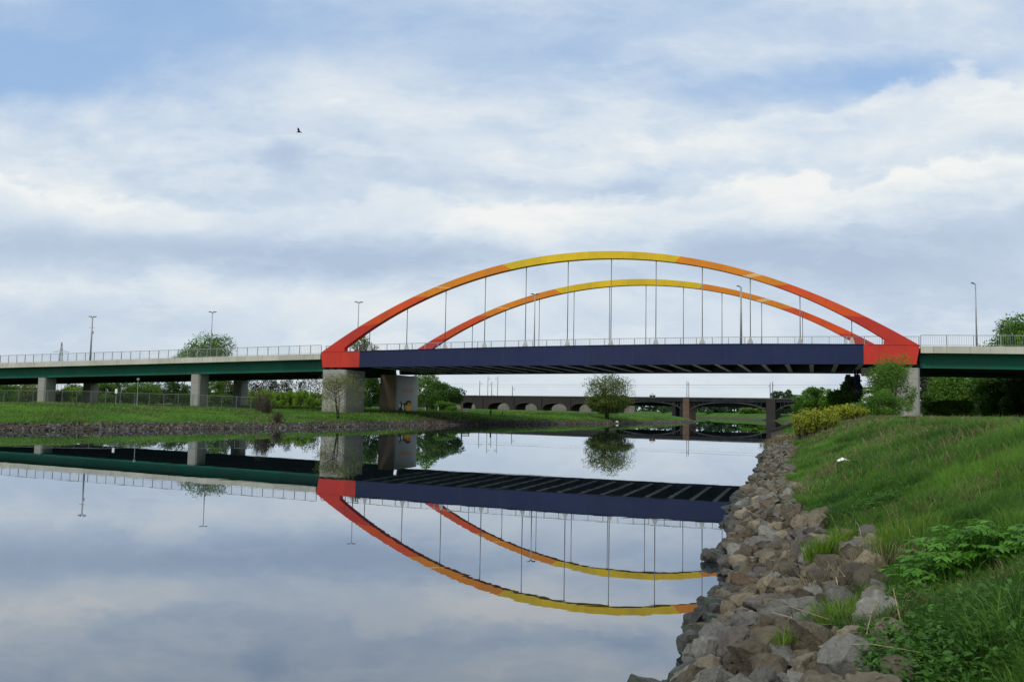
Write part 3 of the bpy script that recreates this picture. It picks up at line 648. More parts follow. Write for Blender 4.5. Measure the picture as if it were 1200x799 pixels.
# a second, paler rail bridge close behind the masonry one, seen through its arches
m2 = VP(va(600), 30, 0); v2 = thing('rear_rail_bridge', 'pale low rail bridge seen through the arches of the dark viaduct', 'bridge', (m2[0], m2[1], H(m2[0], m2[1])))
mb = MB(); mb.box(va(480), va(722), 20.2, 28, 5.4, 6.6, VP); mb.build('deck', MAT['masonry'], v2)
mb = MB(); mb.box(va(480), va(722), 20, 20.5, .5, 5.38, VP); mb.build('side_wall', MAT['pale_wall'], v2)
for p in (548, 586, 615.5, 646, 690): mb = MB(); mb.box(va(p)-1.9, va(p)+1.9, 19.2, 19.98, .0, 5.38, VP); mb.build('pier', MAT['masonry'], v2)
b = VP(va(762), 2, VZ+.0); t = thing('maintenance_trolley', 'tiny reddish rail trolley on the viaduct parapet beside the lone tree', 'trolley', b)
mb = MB(); mb.box(va(759.5), va(765), 1.3, 3, VZ+.35, VZ+.75, VP); mb.build('body', MAT['sandstone'], t)
mb = MB(); mb.tube([VP(va(760.2), 2, VZ+.76), VP(va(761), 2, VZ+1.4), VP(va(763.5), 2, VZ+1.4), VP(va(764.4), 2, VZ+.76)], .1, 5); mb.build('roll_bar', MAT['red'], t)
for p in (760.5, 764):
    mb = MB(); mb.tube([VP(va(p), 1.2, VZ+.25), VP(va(p), 3.1, VZ+.25)], .25, 10); mb.build('wheel', MAT['darkmetal'], t)

# ------------------------------------------------------------------ foliage
def leaf_quads(P, size, nrm=None, flat=.35, asp=.55):
    n = len(P); r = rng.normal(size=(n, 3))
    if nrm is not None: r = r*(1-flat)+nrm*flat*2
    nn = r/np.linalg.norm(r, axis=1, keepdims=True)
    t_ = np.cross(nn, rng.normal(size=(n, 3))); t_ /= np.linalg.norm(t_, axis=1, keepdims=True); b_ = np.cross(nn, t_)
    L = (size*rng.uniform(.6, 1.35, n))[:, None]
    V = np.stack([P-t_*L*.6, P+b_*L*asp*.5+nn*L*.08, P+t_*L*.6, P-b_*L*asp*.5+nn*L*.08], 1).reshape(-1, 3)
    return V, np.arange(4*n)
def crown_points(c, rad, nblob, n, ragged=.5, shell=.55, sd=0):
    """points in clumps spread through an ellipsoid: returns positions, outward normals and a tint per point"""
    g_ = np.random.default_rng(sd); c = np.array(c); rad = np.array(rad)
    d = g_.normal(size=(nblob, 3)); d /= np.linalg.norm(d, axis=1, keepdims=True); rb = g_.uniform(.25, 1, nblob)**(1/2.2)
    bc = d*rb[:, None]*.78; br = g_.uniform(.16, .42, nblob)*(1.25-.5*rb)*(1+ragged*(g_.random(nblob)-.5)); bt = g_.uniform(.1, .9, nblob)
    wgt = br**2; w_ = g_.choice(nblob, n, p=wgt/wgt.sum())
    e = g_.normal(size=(n, 3)); e /= np.linalg.norm(e, axis=1, keepdims=True)
    q = bc[w_]+e*(br[w_]*(shell+(1-shell)*g_.random(n)**.5)*g_.uniform(.75, 1.12, n))[:, None]
    for ax in range(3):
        lo_, hi_ = np.percentile(q[:, ax], (.6, 99.4)); q[:, ax] = (q[:, ax]-(lo_+hi_)/2)/max(.1, (hi_-lo_)/2)
    return c+q*rad, e, np.clip(bt[w_]*.6+.4*g_.random(n), 0, 1)
def tree(name, label, cat, x, y, ztop, width, m, leaf=.35, n=4000, nblob=40, crown_lo=.25, trunk=.2, group=None, sd=1, ragged=.5, depth=None, bare=0, shell=.55, parts=('trunk', 'crown'), stems=1, asp=.6, flat=.35):
    zb = H(x, y); hh = ztop-zb; t = thing(name, label, cat, (x, y, zb), group); g_ = np.random.default_rng(sd+1000)
    zc_ = zb+hh*(crown_lo+1)/2; rz = hh*(1-crown_lo)/2
    leaf *= .78; n = int(n*1.75)
    P, e, tn = crown_points((0, 0, zc_-zb), (width/2, (depth or width)/2, rz), nblob, n, ragged, shell, sd)
    P[:, 2] = np.maximum(P[:, 2], .05)
    V, Fq = leaf_quads(P, leaf, e, flat, asp); bulk(parts[1], V, Fq, 4, MAT[m], t, np.repeat(tn, 4))
    mb = MB()
    for s_ in range(stems):
        ang = g_.uniform(0, 6.28); sp_ = 0 if stems == 1 else width*.12
        bx, by = sp_*math.cos(ang)*.4, sp_*math.sin(ang)*.4
        top = (bx+sp_*math.cos(ang)+g_.normal()*width*.03, by+sp_*math.sin(ang), hh*.8)
        mid_ = (bx+(top[0]-bx)*.45+g_.normal()*width*.015, by+(top[1]-by)*.45, hh*.4)
        mb.tube([(x+bx, y+by, zb-.2), (x+mid_[0], y+mid_[1], zb+mid_[2]), (x+top[0], y+top[1], zb+top[2])], [trunk, trunk*.65, trunk*.15], 8)
        for i in range(9+bare):
            f = g_.uniform(.3, .8); p0 = np.array(mid_)*(f/.4) if f < .4 else np.array(mid_)+(np.array(top)-np.array(mid_))*((f-.4)/.4); p0[2] = hh*f
            an = g_.uniform(0, 6.28); L = width*.5*g_.uniform(.45, .78)*(1.05-.7*abs(f-.5)); up_ = hh*g_.uniform(.06, .2)
            p1 = p0+np.array([math.cos(an)*L*.5, math.sin(an)*L*.5, up_*.6]); p2 = p0+np.array([math.cos(an)*L, math.sin(an)*L, up_*1.3]); p2[2] = min(p2[2], hh*.97)
            o_ = np.array([x, y, zb]); mb.tube([p0+o_, p1+o_, p2+o_], [trunk*.32, trunk*.2, trunk*.06], 5)
            if bare:
                for j in range(3):
                    q0 = p1+(p2-p1)*g_.uniform(0, .8); q1 = q0+np.array([g_.normal()*L*.25, g_.normal()*L*.25, up_*g_.uniform(.4, 1.)]); q1[2] = min(q1[2], hh); mb.tube([q0+o_, q1+o_], [trunk*.13, trunk*.04], 4)
    mb.build(parts[0], MAT['bark'], t, True)
    return t
def tbox(name, label, cat, p0, p1, ptop, Y, m, **kw):
    a = atY(p0, ptop, Y); b = atY(p1, ptop, Y); return tree(name, label, cat, (a[0]+b[0])/2, Y, (a[2]+b[2])/2, b[0]-a[0], m, **kw)
SB = ('stem', 'foliage')
G1 = 'trees and bushes behind the left approach span'
tbox('tree', 'tall bushy tree whose green top rises above the left approach span', 'tree', 208, 272, 393, 225, 'leaf_green', leaf=.45, n=10000, nblob=34, ragged=1.0, crown_lo=.25, trunk=.35, sd=11, group=G1, stems=2)
tbox('tree', 'leafy tree showing behind the red left foot of the near arch', 'tree', 398, 446, 393, 225, 'leaf_olive', leaf=.5, n=4500, nblob=40, crown_lo=.3, trunk=.3, sd=12, group=G1)
for i, (p0, p1, pt, Y, m, lb) in enumerate([
        (-25, 22, 449, 215, 'leaf_green', 'dark bush at the left edge of the photo below the approach span'), (15, 50, 447, 225, 'leaf_olive', 'brownish bush just left of the leftmost front pier'),
        (58, 82, 456, 195, 'leaf_light', 'low yellow-green bush seen between the two leftmost piers, nearer the left pier'), (76, 100, 454, 205, 'leaf_light', 'bright green bush seen between the two leftmost piers, against the shaded back pier'),
        (70, 100, 450, 240, 'leaf_dark', 'dark bush peeping over the bright bushes between the two leftmost piers'),
        (112, 140, 446, 205, 'leaf_green', 'green bush just right of the second pier from the left, behind the white sign'), (132, 168, 443, 212, 'leaf_dark', 'dark green bush behind the path lamp and fence'),
        (150, 190, 446, 200, 'leaf_green', 'broad green bush midway between the two pairs of approach piers'), (176, 206, 441, 225, 'leaf_bare', 'thin reddish budding bush left of the second front pier'), (194, 226, 446, 208, 'leaf_dark', 'dark bush touching the left side of the second front pier'),
        (242, 262, 444, 205, 'leaf_green', 'green bush between the second front pier and the pier behind it'), (256, 276, 440, 215, 'leaf_olive', 'thin olive bush beside the shaded back pier'), (240, 276, 462, 200, 'leaf_dark', 'low dark bush at the foot of the gap between the second pair of piers')]):
    tbox('bush', lb, 'bush', p0, p1, pt, Y, m, leaf=.4, n=2600 if m != 'leaf_bare' else 1300, nblob=30, crown_lo=-.1, trunk=.1, sd=30+i, group=G1, stems=3, parts=SB)
G2 = 'light green shrubs left of the big pier'
for i, (p0, p1, pt) in enumerate(((288, 308, 457), (303, 323, 456), (319, 336, 459), (331, 348, 458), (344, 362, 457), (358, 376, 460))):
    tbox('shrub', 'pale green shrub in row by big pier, %s' % ('leftmost, next to the shaded approach pier', 'second from its left end', 'third from its left end', 'third from its right end', 'second from its right end', 'rightmost, touching the big pier')[i], 'shrub', p0, p1, pt, 190+i % 2*5, 'leaf_light', leaf=.32, n=1700, nblob=24, crown_lo=-.1, trunk=.06, sd=60+i, group=G2, stems=3, parts=SB)
G3 = 'budding trees beyond the pale shrub row'
for i, (p0, p1, pt) in enumerate(((286, 306, 443), (298, 320, 438), (315, 333, 446), (328, 345, 441), (342, 358, 447), (352, 378, 440))):
    tbox('tree', 'nearly bare tree beyond the pale shrubs, %s' % ('leftmost, beside the shaded approach pier', 'second from left and tall', 'third from left and low', 'third from right, with a tall thin top', 'second from right and low', 'rightmost, beside the big pier')[i], 'tree', p0, p1, pt, 260+i*7, 'leaf_bare', leaf=.5, n=700, nblob=26, crown_lo=.15, trunk=.2, sd=80+i, group=G3, bare=6)
G4 = 'trees around the graffiti pier'
tbox('tree', 'dark green tree filling the gap between the two big left piers', 'tree', 418, 452, 440, 200, 'leaf_dark', leaf=.45, n=4200, nblob=34, crown_lo=.05, trunk=.25, sd=101, group=G4)
tbox('tree', 'feathery green tree just right of the graffiti pier, under the girder', 'tree', 482, 520, 436, 200, 'leaf_green', leaf=.45, n=3200, nblob=30, crown_lo=.1, trunk=.25, sd=102, group=G4)
tbox('tree', 'round dense dark green tree right of the graffiti pier', 'tree', 496, 543, 448, 192, 'leaf_dark', leaf=.42, n=6500, nblob=40, crown_lo=.0, trunk=.25, sd=103, group=G4)
tbox('bush', 'low greyish bush in front of the round dark tree by the graffiti pier', 'bush', 508, 536, 470, 186, 'leaf_green', leaf=.3, n=1500, nblob=20, crown_lo=-.1, trunk=.08, sd=104, group=G4, stems=2, parts=SB)
tbox('sapling', 'thin young tree with sparse yellowish leaves in front of the big left pier', 'tree', 371, 428, 437, 122, 'leaf_spring', leaf=.19, n=2200, nblob=60, crown_lo=.1, trunk=.09, sd=105, bare=9, shell=.2, stems=3)
# the lone tree on the bank, sparse above and dense below
a = atY(714, 489, 194.)
tl = tree('tree', 'lone round tree standing at the water by the tip of the grass spit', 'tree', a[0], 194., atY(714, 437, 194.)[2], 10.5, 'leaf_olive', leaf=.30, n=6000, nblob=100, crown_lo=.16, trunk=.3, sd=110, bare=6, stems=3)
P, e, tn = crown_points((0, 0, 3.3), (4.9, 4.9, 2.0), 60, 10500, .5, .4, 111)
V, Fq = leaf_quads(P, .3, e); bulk('crown', V, Fq, 4, MAT['leaf_olive'], tl, np.repeat(tn*.6, 4))
G5 = 'trees at the right end of the bridge'
tbox('tree', 'round green tree left of the right abutment, above the yellow bushes', 'tree', 931, 979, 455, 178, 'leaf_green', leaf=.4, n=9000, nblob=46, crown_lo=.0, trunk=.2, sd=120, group=G5)
tbox('tree', 'dark pointed tree under the right end of the blue girder', 'tree', 972, 1012, 448, 138, 'leaf_green', leaf=.36, n=9000, nblob=46, crown_lo=-.05, trunk=.2, sd=121, group=G5)
tbox('tree', 'tall feathery tree hiding the foot of the right pier', 'tree', 1014, 1068, 418, 104, 'leaf_green', leaf=.22, n=7500, nblob=52, crown_lo=-.05, trunk=.14, sd=122, group=G5, stems=3, shell=.3, ragged=.9)
tbox('bush', 'bushy dark green shrub below the tall feathery tree by the right pier', 'bush', 1002, 1062, 458, 95, 'leaf_green', leaf=.2, n=6500, nblob=40, crown_lo=-.2, trunk=.07, sd=123, group=G5, stems=3, parts=SB)
tbox('bush', 'dark low bush between the yellow bushes and the right pier', 'bush', 985, 1030, 473, 98, 'leaf_dark', leaf=.2, n=4200, nblob=30, crown_lo=-.2, trunk=.07, sd=124, group=G5, stems=3, parts=SB)
def broom(label, px0, px1, ptop, pbase, Y, sd):
    g_ = np.random.default_rng(sd); A = atY(px0, pbase, Y); B = atY(px1, pbase, Y); x = (A[0]+B[0])/2; wd = B[0]-A[0]; zb = H(x, Y); zt = atY((px0+px1)/2, ptop, Y)[2]; hh = zt-zb
    t = thing('broom_shrub', label, 'shrub', (x, Y, zb), 'yellow flowering bushes'); n = 330
    bx = g_.uniform(-1, 1, n); by = g_.uniform(-1, 1, n); o = bx**2+by**2 < 1; bx, by = bx[o], by[o]
    mb = MB(); pts = []; tn = []
    for u, v in zip(bx, by):
        L = hh*(1-.30*(u*u+v*v))*g_.uniform(.72, 1.08); p0 = np.array([u*wd*.40, v*wd*.35, 0]); p0[2] = H(x+p0[0], Y+p0[1])-zb-.05; p1 = np.array([u*wd*.5+g_.normal()*.12, v*wd*.45, L]); mb.tube([p0+(x, Y, zb), (p0+p1)/2+(x, Y, zb+.1), p1+(x, Y, zb)], [.018, .014, .006], 4)
        m_ = 22; f = g_.uniform(.3, 1, m_)[:, None]; pts.append(p0+(p1-p0)*f+g_.normal(size=(m_, 3))*.07); tn.append(np.clip(f[:, 0]*.7+.2*g_.normal(size=m_)+.1, 0, 1))
    P = np.vstack(pts); V, Fq = leaf_quads(P, .14, None, 0, .6); bulk('foliage', V, Fq, 4, MAT['leaf_yellow'], t, np.repeat(np.concatenate(tn), 4)); mb.build('stem', MAT['bark'], t)
broom('yellow flowering bush nearest the river on the right bank', 929, 982, 478, 515, 66., 201)
broom('yellow flowering bush farther up the bank, beside the dark shrubs', 970, 1016, 474, 503, 73., 202)
G6 = 'dark trees beyond the right approach span'
for i, (p0, p1, pt, Y, m, lb) in enumerate([(1076, 1112, 436, 175, 'leaf_bare', 'greyish tree just right of the right pier'), (1082, 1124, 442, 160, 'leaf_dark', 'dark lower tree in the gap right of the right pier'), (1098, 1160, 434, 150, 'leaf_green', 'broad green tree under the right approach span, left of the darkest trees'),
        (1140, 1195, 434, 142, 'leaf_dark', 'dark tree under the right approach span, second from the right edge'), (1176, 1240, 434, 135, 'leaf_dark', 'dark tree cut off by the right edge under the approach span'), (1152, 1250, 374, 165, 'leaf_green', 'tall tree whose top rises above the right approach railing'),
        (1090, 1135, 470, 132, 'leaf_green', 'low green bush at the grass crest right of the right pier')]):
    tbox('tree' if i < 6 else 'bush', lb, 'tree' if i < 6 else 'bush', p0, p1, pt, Y, m, leaf=.5, n=(18000 if pt < 400 else 7500) if m != 'leaf_bare' else 4500, nblob=44, crown_lo=-.05, trunk=.25, sd=220+i, group=G6)
# distant trees
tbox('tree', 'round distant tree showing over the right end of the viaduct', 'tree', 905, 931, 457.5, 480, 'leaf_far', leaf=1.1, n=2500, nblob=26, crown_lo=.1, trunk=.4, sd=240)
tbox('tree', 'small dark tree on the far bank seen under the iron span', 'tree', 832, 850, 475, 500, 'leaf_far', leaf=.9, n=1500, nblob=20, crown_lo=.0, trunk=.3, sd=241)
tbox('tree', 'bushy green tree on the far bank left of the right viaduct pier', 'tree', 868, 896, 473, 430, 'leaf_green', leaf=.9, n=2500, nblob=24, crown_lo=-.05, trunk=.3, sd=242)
P = []; tn = []
g_ = np.random.default_rng(5)
for i in range(700):
    an = math.radians(g_.uniform(-46, 46)); d = g_.uniform(450, 700); x, y = d*math.sin(an), d*math.cos(an)
    if inside(np.array([[x, y]]))[0] and y < 600: continue
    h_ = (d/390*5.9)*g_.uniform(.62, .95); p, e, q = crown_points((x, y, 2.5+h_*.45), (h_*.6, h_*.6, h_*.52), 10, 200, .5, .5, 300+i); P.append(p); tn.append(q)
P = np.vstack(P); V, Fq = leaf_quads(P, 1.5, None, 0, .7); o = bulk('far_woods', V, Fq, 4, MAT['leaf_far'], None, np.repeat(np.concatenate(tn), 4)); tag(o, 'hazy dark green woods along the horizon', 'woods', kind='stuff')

# ------------------------------------------------------------------ far left bank: fence, sign, lamp, small things
def gpt(px, Y): x = atY(px, 475, Y)[0]; return (x, Y, H(x, Y))
fl = thing('mesh_fence', 'long chain link fence with pale posts along the left bank in front of the piers', 'fence', gpt(150, 133))
pxs = np.linspace(-30, 311, 21); tops = []
for px in pxs:
    x, y, z = gpt(px, 133-.0*px); mb = MB(); mb.tube([(x, y, z-.2), (x, y, z+2.05)], .045, 6); mb.build('post', MAT['fence'], fl); tops.append((x, y, z))
mb = MB(); mb.tube([(x, y, z+2.03) for x, y, z in tops], .03, 5); mb.build('top_rail', MAT['fence'], fl)
mb = MB()
for (x0, y0, z0), (x1, y1, z1) in zip(tops[:-1], tops[1:]):
    for j in range(13):
        f = j/12; mb.tube([(x0, y0, z0+.05+f*1.95), (x1, y1, z1+.05+f*1.95)], .006, 3)
    for j in range(1, 15):
        f = j/15; xx = x0+(x1-x0)*f; zz_ = z0+(z1-z0)*f; mb.tube([(xx, y0, zz_+.03), (xx, y0, zz_+2.0)], .006, 3)
mb.build('wire_mesh', MAT['fence'], fl)
x, y, z = gpt(135.5, 130); t = thing('sign_post', 'slim post with a small blank white plate before the fence', 'sign', (x, y, z)); mb = MB(); mb.tube([(x, y, z-.1), (x, y, z+2.5)], .04, 6); mb.build('post', MAT['galv'], t); mb = MB(); mb.box(x-.17, x+.17, y-.07, y-.045, z+1.85, z+2.5); mb.build('plate', MAT['white'], t)
x, y, z = gpt(160.5, 138); t = thing('path_lamp', 'low path lamp with one flat round head behind the fence', 'street lamp', (x, y, z)); zt = atY(160.5, 446, 138)[2]; mb = MB(); mb.tube([(x, y, z), (x, y, zt)], [.07, .05], 8); mb.build('pole', MAT['galv'], t); mb = MB(); mb.tube([(x, y, zt), (x, y, zt+.12), (x, y, zt+.35), (x, y, zt+.4)], [.08, .22, .2, .04], 12); mb.build('lamp_head', MAT['galv'], t)
def fleck(name, label, cat, px0, px1, py0, py1, Y, m, n=1, dp=.5):
    a = atY(px0, py1, Y); b = atY(px1, py0, Y); zb = H((a[0]+b[0])/2, Y); return a, b, zb
# wooden barrier and posts by the round tree
x, y, z = gpt(541.5, 172); t = thing('wooden_barrier', 'low pale wooden barrier with one taller post beside the round dark tree', 'barrier', (x, y, z))
mb = MB(); mb.box(x-.14, x+.14, y-.14, y+.14, z-.2, z+1.75); mb.build('post', MAT['timber'], t); x2 = gpt(550, 172)[0]
mb = MB(); mb.box(x2-.09, x2+.09, y-.09, y+.09, z-.2, z+.85); mb.build('post', MAT['timber'], t)
for zz_ in (.35, .75): mb = MB(); mb.box(x+.142, x2-.092, y-.05, y+.05, z+zz_-.09, z+zz_+.09); mb.build('rail', MAT['white'], t)
for px, hp, lb in ((575.3, 1.35, 'thick dark wooden post on the grass spit, left of the thin one'), (589, .85, 'thin dark post on the grass spit, right of the thick one')):
    x, y, z = gpt(px, 168); mb = MB(); r = .14 if hp > 1 else .06; mb.tube([(x, y, z-.2), (x, y, z+hp-.05), (x, y, z+hp)], [r, r*.95, r*.6], 8); tag(mb.build('bank_post', MAT['darktimber']), lb, 'post', 'posts on the grass spit')
for px, hp, lb in ((498.5, .8, 'short white post just right of the graffiti pier'), (513.5, .9, 'short white post before the round dark tree')):
    x, y, z = gpt(px, 176); mb = MB(); mb.tube([(x, y, z-.2), (x, y, z+hp)], .09, 8); tag(mb.build('marker_post', MAT['white']), lb, 'post', 'white marker posts')
# brown dead scrub at the end of the fence
def scrub(label, px, Y, wd, hh, n, sd):
    x, y, z = gpt(px, Y); g_ = np.random.default_rng(sd); t = thing('dead_scrub', label, 'bush', (x, y, z), 'dead brown bushes on the left bank'); mb = MB(); pts = []
    for i in range(n):
        u, v = g_.normal()*wd*.25, g_.normal()*wd*.2; L = hh*g_.uniform(.5, 1.05)*(1-.5*min(1, abs(u)/wd)); p0 = np.array([u*.7, v*.7, -.1]); p1 = np.array([u*1.2+g_.normal()*.2, v*1.2, L]); mb.tube([p0+(x, y, z), (p0+p1)/2+(x, y, z+.1)+g_.normal(size=3)*.06, p1+(x, y, z)], [.03, .025, .01], 4); pts.append(p0+(p1-p0)*g_.uniform(.1, 1, (8, 1))+g_.normal(size=(8, 3))*.1)
    mb.build('stem', MAT['bark'], t); P = np.vstack(pts); V, Fq = leaf_quads(P, .2, None, 0, .3); bulk('foliage', V, Fq, 4, leafmat('dead_leaves', (.03, .025, .015), (.085, .065, .04), .2), t, np.repeat(g_.random(len(P)), 4))
scrub('tall brown dead scrub on the left bank at the end of the fence', 312, 116., 1.5, 2.8, 90, 1); scrub('small brown dead scrub by the stones left of the sapling', 326, 107., 1.1, 1.4, 60, 2); scrub('thin brown dead scrub leaning off the fence end', 304, 122., 1.6, 3.4, 40, 3)
def pylon():
    d = 760.; c = atY(72.5, 401, d); x, zt = c[0], c[2]; zb = H(x, d); t = thing('power_pylon', 'faint lattice power pylon on the horizon above the left approach railing', 'pylon', (x, d, zb)); mb = MB(); hh = zt-zb
    def W_(z): return np.interp(z, [0, hh*.6, hh], [4.5, 1.5, .25])
    L = np.linspace(0, hh, 13)
    for z0, z1 in zip(L[:-1], L[1:]):
        a, b = W_(z0), W_(z1); ca_ = [(-1, -1), (1, -1), (1, 1), (-1, 1)]
        for i in range(4):
            (u, v), (u2, v2) = ca_[i], ca_[(i+1) % 4]; mb.tube([(x+u*a, d+v*a, zb+z0), (x+u*b, d+v*b, zb+z1)], .16, 4); mb.tube([(x+u*a, d+v*a, zb+z0), (x+u2*b, d+v2*b, zb+z1)], .09, 4); mb.tube([(x+u2*a, d+v2*a, zb+z0), (x+u*b, d+v*b, zb+z1)], .09, 4)
    mb.build('tower', MAT['galv'], t); z_ = zb+hh*.83
    for sg in (-1, 1):
        mb = MB(); mb.tube([(x, d, z_), (x+sg*7, d, z_+.2)], .16, 4); mb.tube([(x, d, z_+2), (x+sg*7, d, z_+.2)], .14, 4); mb.tube([(x+sg*3.5, d, z_), (x+sg*3.5, d, z_+1.1)], .1, 4); mb.build('cross_arm', MAT['galv'], t)
pylon()
# bird
b = atY(350.3, 155, 55.); t = thing('bird', 'small dark bird flying high in the left half of the sky', 'bird', b)
mb = MB(); mb.tube([b+np.array(o_) for o_ in ((-.17, 0, -.02), (-.11, 0, .0), (-.03, 0, .01), (.05, .0, .0), (.13, 0, -.02), (.2, 0, -.05))], [.008, .026, .045, .04, .02, .012], 8); mb.build('body', MAT['black'], t, True)
for sg in (-1, 1):
    mb = MB(); q = [(.06, 0, .02), (-.05, 0, .02), (-.06, sg*.2, .13), (.02, sg*.42, .19), (.08, sg*.2, .12)]; mb.add([b+np.array(v) for v in q]+[b+np.array(v)-(0, 0, .008) for v in q], [(0, 1, 2, 4), (4, 2, 3), (5, 9, 7, 6), (9, 8, 7), (0, 4, 9, 5), (4, 3, 8, 9), (3, 2, 7, 8), (2, 1, 6, 7), (1, 0, 5, 6)]); mb.build('wing', MAT['black'], t)

# ------------------------------------------------------------------ rocks
def rock_shape(sd, dims):
    g_ = np.random.default_rng(sd); bm = bmesh.new(); n = 22
    for i in range(n):
        d = g_.normal(size=3); d /= np.abs(d).max()**.6*np.linalg.norm(d)**.4; bm.verts.new(d*np.array(dims)*.5*g_.uniform(.75, 1.05))
    r = bmesh.ops.convex_hull(bm, input=bm.verts); bmesh.ops.delete(bm, geom=list({x for x in r['geom_interior']+r['geom_unused'] if isinstance(x, bmesh.types.BMVert)}), context='VERTS')
    bmesh.ops.dissolve_limit(bm, angle_limit=.22, verts=bm.verts, edges=bm.edges)
    bmesh.ops.bevel(bm, geom=bm.edges[:], offset=.022*min(dims), segments=2, profile=.6, affect='EDGES', clamp_overlap=True)
    bmesh.ops.triangulate(bm, faces=bm.faces); [ (bmesh.ops.subdivide_edges(bm, edges=[e for e in bm.edges if e.calc_length() > L_], cuts=1, use_grid_fill=False), bmesh.ops.triangulate(bm, faces=bm.faces)) for L_ in (.3, .2, .14)]
    bmesh.ops.triangulate(bm, faces=bm.faces)
    from mathutils import noise
    bm.normal_update()
    for v in bm.verts: v.co += v.normal*(noise.noise(v.co*3.1+Vector((sd, 0, 0)))*.05+noise.noise(v.co*7.+Vector((0, sd, 0)))*.035+abs(noise.noise(v.co*5.+Vector((9, sd, 0))))*-.06)
    me = bpy.data.meshes.new('rock'); bm.to_mesh(me); bm.free(); me.polygons.foreach_set('use_smooth', [True]*len(me.polygons))
    try: me.set_sharp_from_angle(angle=math.radians(27))
    except Exception: pass
    return me
KINDS = {'blocky': (1., .85, .75), 'flat': (1.25, .95, .42), 'long': (1.5, .7, .55), 'stubby': (.9, .85, .8)}
SHAPES = {kd: [rock_shape(17*i+hash_, d) for i in range(5)] for hash_, (kd, d) in enumerate(KINDS.items(), 3)}
RK = [(kd, me) for kd, L in SHAPES.items() for me in L]
rrng = np.random.default_rng(21)
def along(P): return P
rocks = []                                                        # dicts: pos, size, kind, mesh, colour, rot
def sdist(x, y): r, l, i_ = bank([(x, y)]); return float(-r[0] if i_[0] else r[0])
def add_rock(x, y, size, kd=None, colr=None, sink=.28, rot=None, z=None):
    s_ = sdist(x, y); kd = kd or rrng.choice(list(KINDS), p=[.34, .27, .21, .18]); me = SHAPES[kd][rrng.integers(5)]
    if colr is None:
        colr = 'dark wet' if s_ < .12+rrng.normal()*.08 else rrng.choice(['brown', 'tan', 'grey', 'mauve', 'rusty'], p=[.36, .24, .28, .06, .06])
    hz = KINDS[kd][2]*size
    rocks.append(dict(x=x, y=y, z=(max(H(x, y), -.12)+hz*(.5-sink) if z is None else z), size=size, kd=kd, me=me, col=colr, s=s_, rot=rot or (rrng.normal()*.28, rrng.normal()*.28, rrng.uniform(0, 6.28))))
HAND = [(930, 728, .84, 'long', 'grey', (.12, -.05, -.25)), (865, 770, .62, 'blocky', 'mauve', None), (905, 770, .66, 'blocky', 'brown', None), (868, 672, .5, 'long', 'grey', None), (945, 655, .72, 'blocky', 'mauve', None), (985, 650, .5, 'flat', 'grey', None),
        (813, 732, .42, 'stubby', 'dark wet', None), (812, 765, .55, 'blocky', 'dark wet', None), (815, 795, .6, 'flat', 'dark wet', None), (925, 780, .6, 'flat', 'grey', None), (885, 790, .66, 'blocky', 'brown', None), (905, 700, .55, 'blocky', 'tan', None), (880, 690, .6, 'long', 'rusty', None),
        (955, 770, .7, 'blocky', 'brown', None), (1003, 668, .5, 'flat', 'grey', None), (1020, 628, .5, 'flat', 'grey', None), (850, 710, .55, 'blocky', 'tan', None), (910, 715, .8, 'flat', 'mauve', None)]
for px, py, sz, kd, colr, rot in HAND:
    p = ground_at(px, py) if px > 822 else atZ(px, py, .03)
    add_rock(p[0], p[1], sz*.86, kd, colr, .18, rot)
# stretch of armour stone along the waterline: dart throwing, big stones first
def wline(y): return np.interp(y, WR[:, 1], WR[:, 0])
cells = {}
def free(x, y, r):
    cx, cy = int(x//1), int(y//1)
    for i in (-1, 0, 1):
        for j in (-1, 0, 1):
            for (a, b_, q) in cells.get((cx+i, cy+j), ()):
                if (a-x)**2+(b_-y)**2 < (r+q)**2*.52: return False
    return True
def occupy(x, y, r): cells.setdefault((int(x//1), int(y//1)), []).append((x, y, r))
for r_ in rocks: occupy(r_['x'], r_['y'], r_['size']*.45)
def upper(y): return np.interp(y, [5, 9, 13, 17, 25, 45, 90], [2.0, 2.15, 2.0, 1.65, 1.65, 1.6, 1.5])
for size_lo, size_hi, tries in ((.42, .62, 900), (.29, .44, 14000), (.14, .28, 30000)):
    for _ in range(tries):
        y = 5.2+math.exp(rrng.uniform(math.log(.6), math.log(90))) if True else 0
        s_ = rrng.uniform(-.02+vnoise(3., y, 1.3, 61)*.9*min(1, y/25)+vnoise(3., y, .5, 62)*.35, upper(y)+vnoise(0, y, 1.7, 8)*.7); x = float(wline(y))+s_*1.05
        sz = rrng.uniform(size_lo, size_hi); 
        if y > 45: sz *= 1.15
        if free(x, y, sz*.45): occupy(x, y, sz*.45); add_rock(x, y, sz, sink=.3 if sz > .34 else .12)
def project(x, y, z):
    z -= CZ; d = y*cp+z*sp; u = -y*sp+z*cp; Xp, Yp_ = F*x/d, -F*u/d; return 600+Xp*ca-Yp_*sa, 399.5+Xp*sa+Yp_*ca
for r_ in rocks:
    px, py = project(r_['x'], r_['y'], r_['z']); r_['px'], r_['py'] = px, py
    r_['vis'] = r_['size']*F/r_['y'] if (770 < px < 1215 and py < 815) else 0
order = sorted(range(len(rocks)), key=lambda i: -rocks[i]['vis'])
single = set(i for i in order[:300] if rocks[i]['vis'] > 0)
ZN = [(0, 9.3, 'in the stretch nearest the camera'), (9.3, 10.8, 'around the long pale slab'), (10.8, 13, 'level with the leafy green clump'), (13, 16, 'just beyond the pale grass tuft'), (16, 21, 'where the reflected girder meets the bank'), (21, 30, 'just beyond the reflected girder'), (30, 200, 'toward the yellow bushes')]
ORD = ['first', 'second', 'third', 'fourth', 'fifth', 'sixth', 'seventh', 'eighth', 'ninth', 'tenth', 'eleventh', 'twelfth']
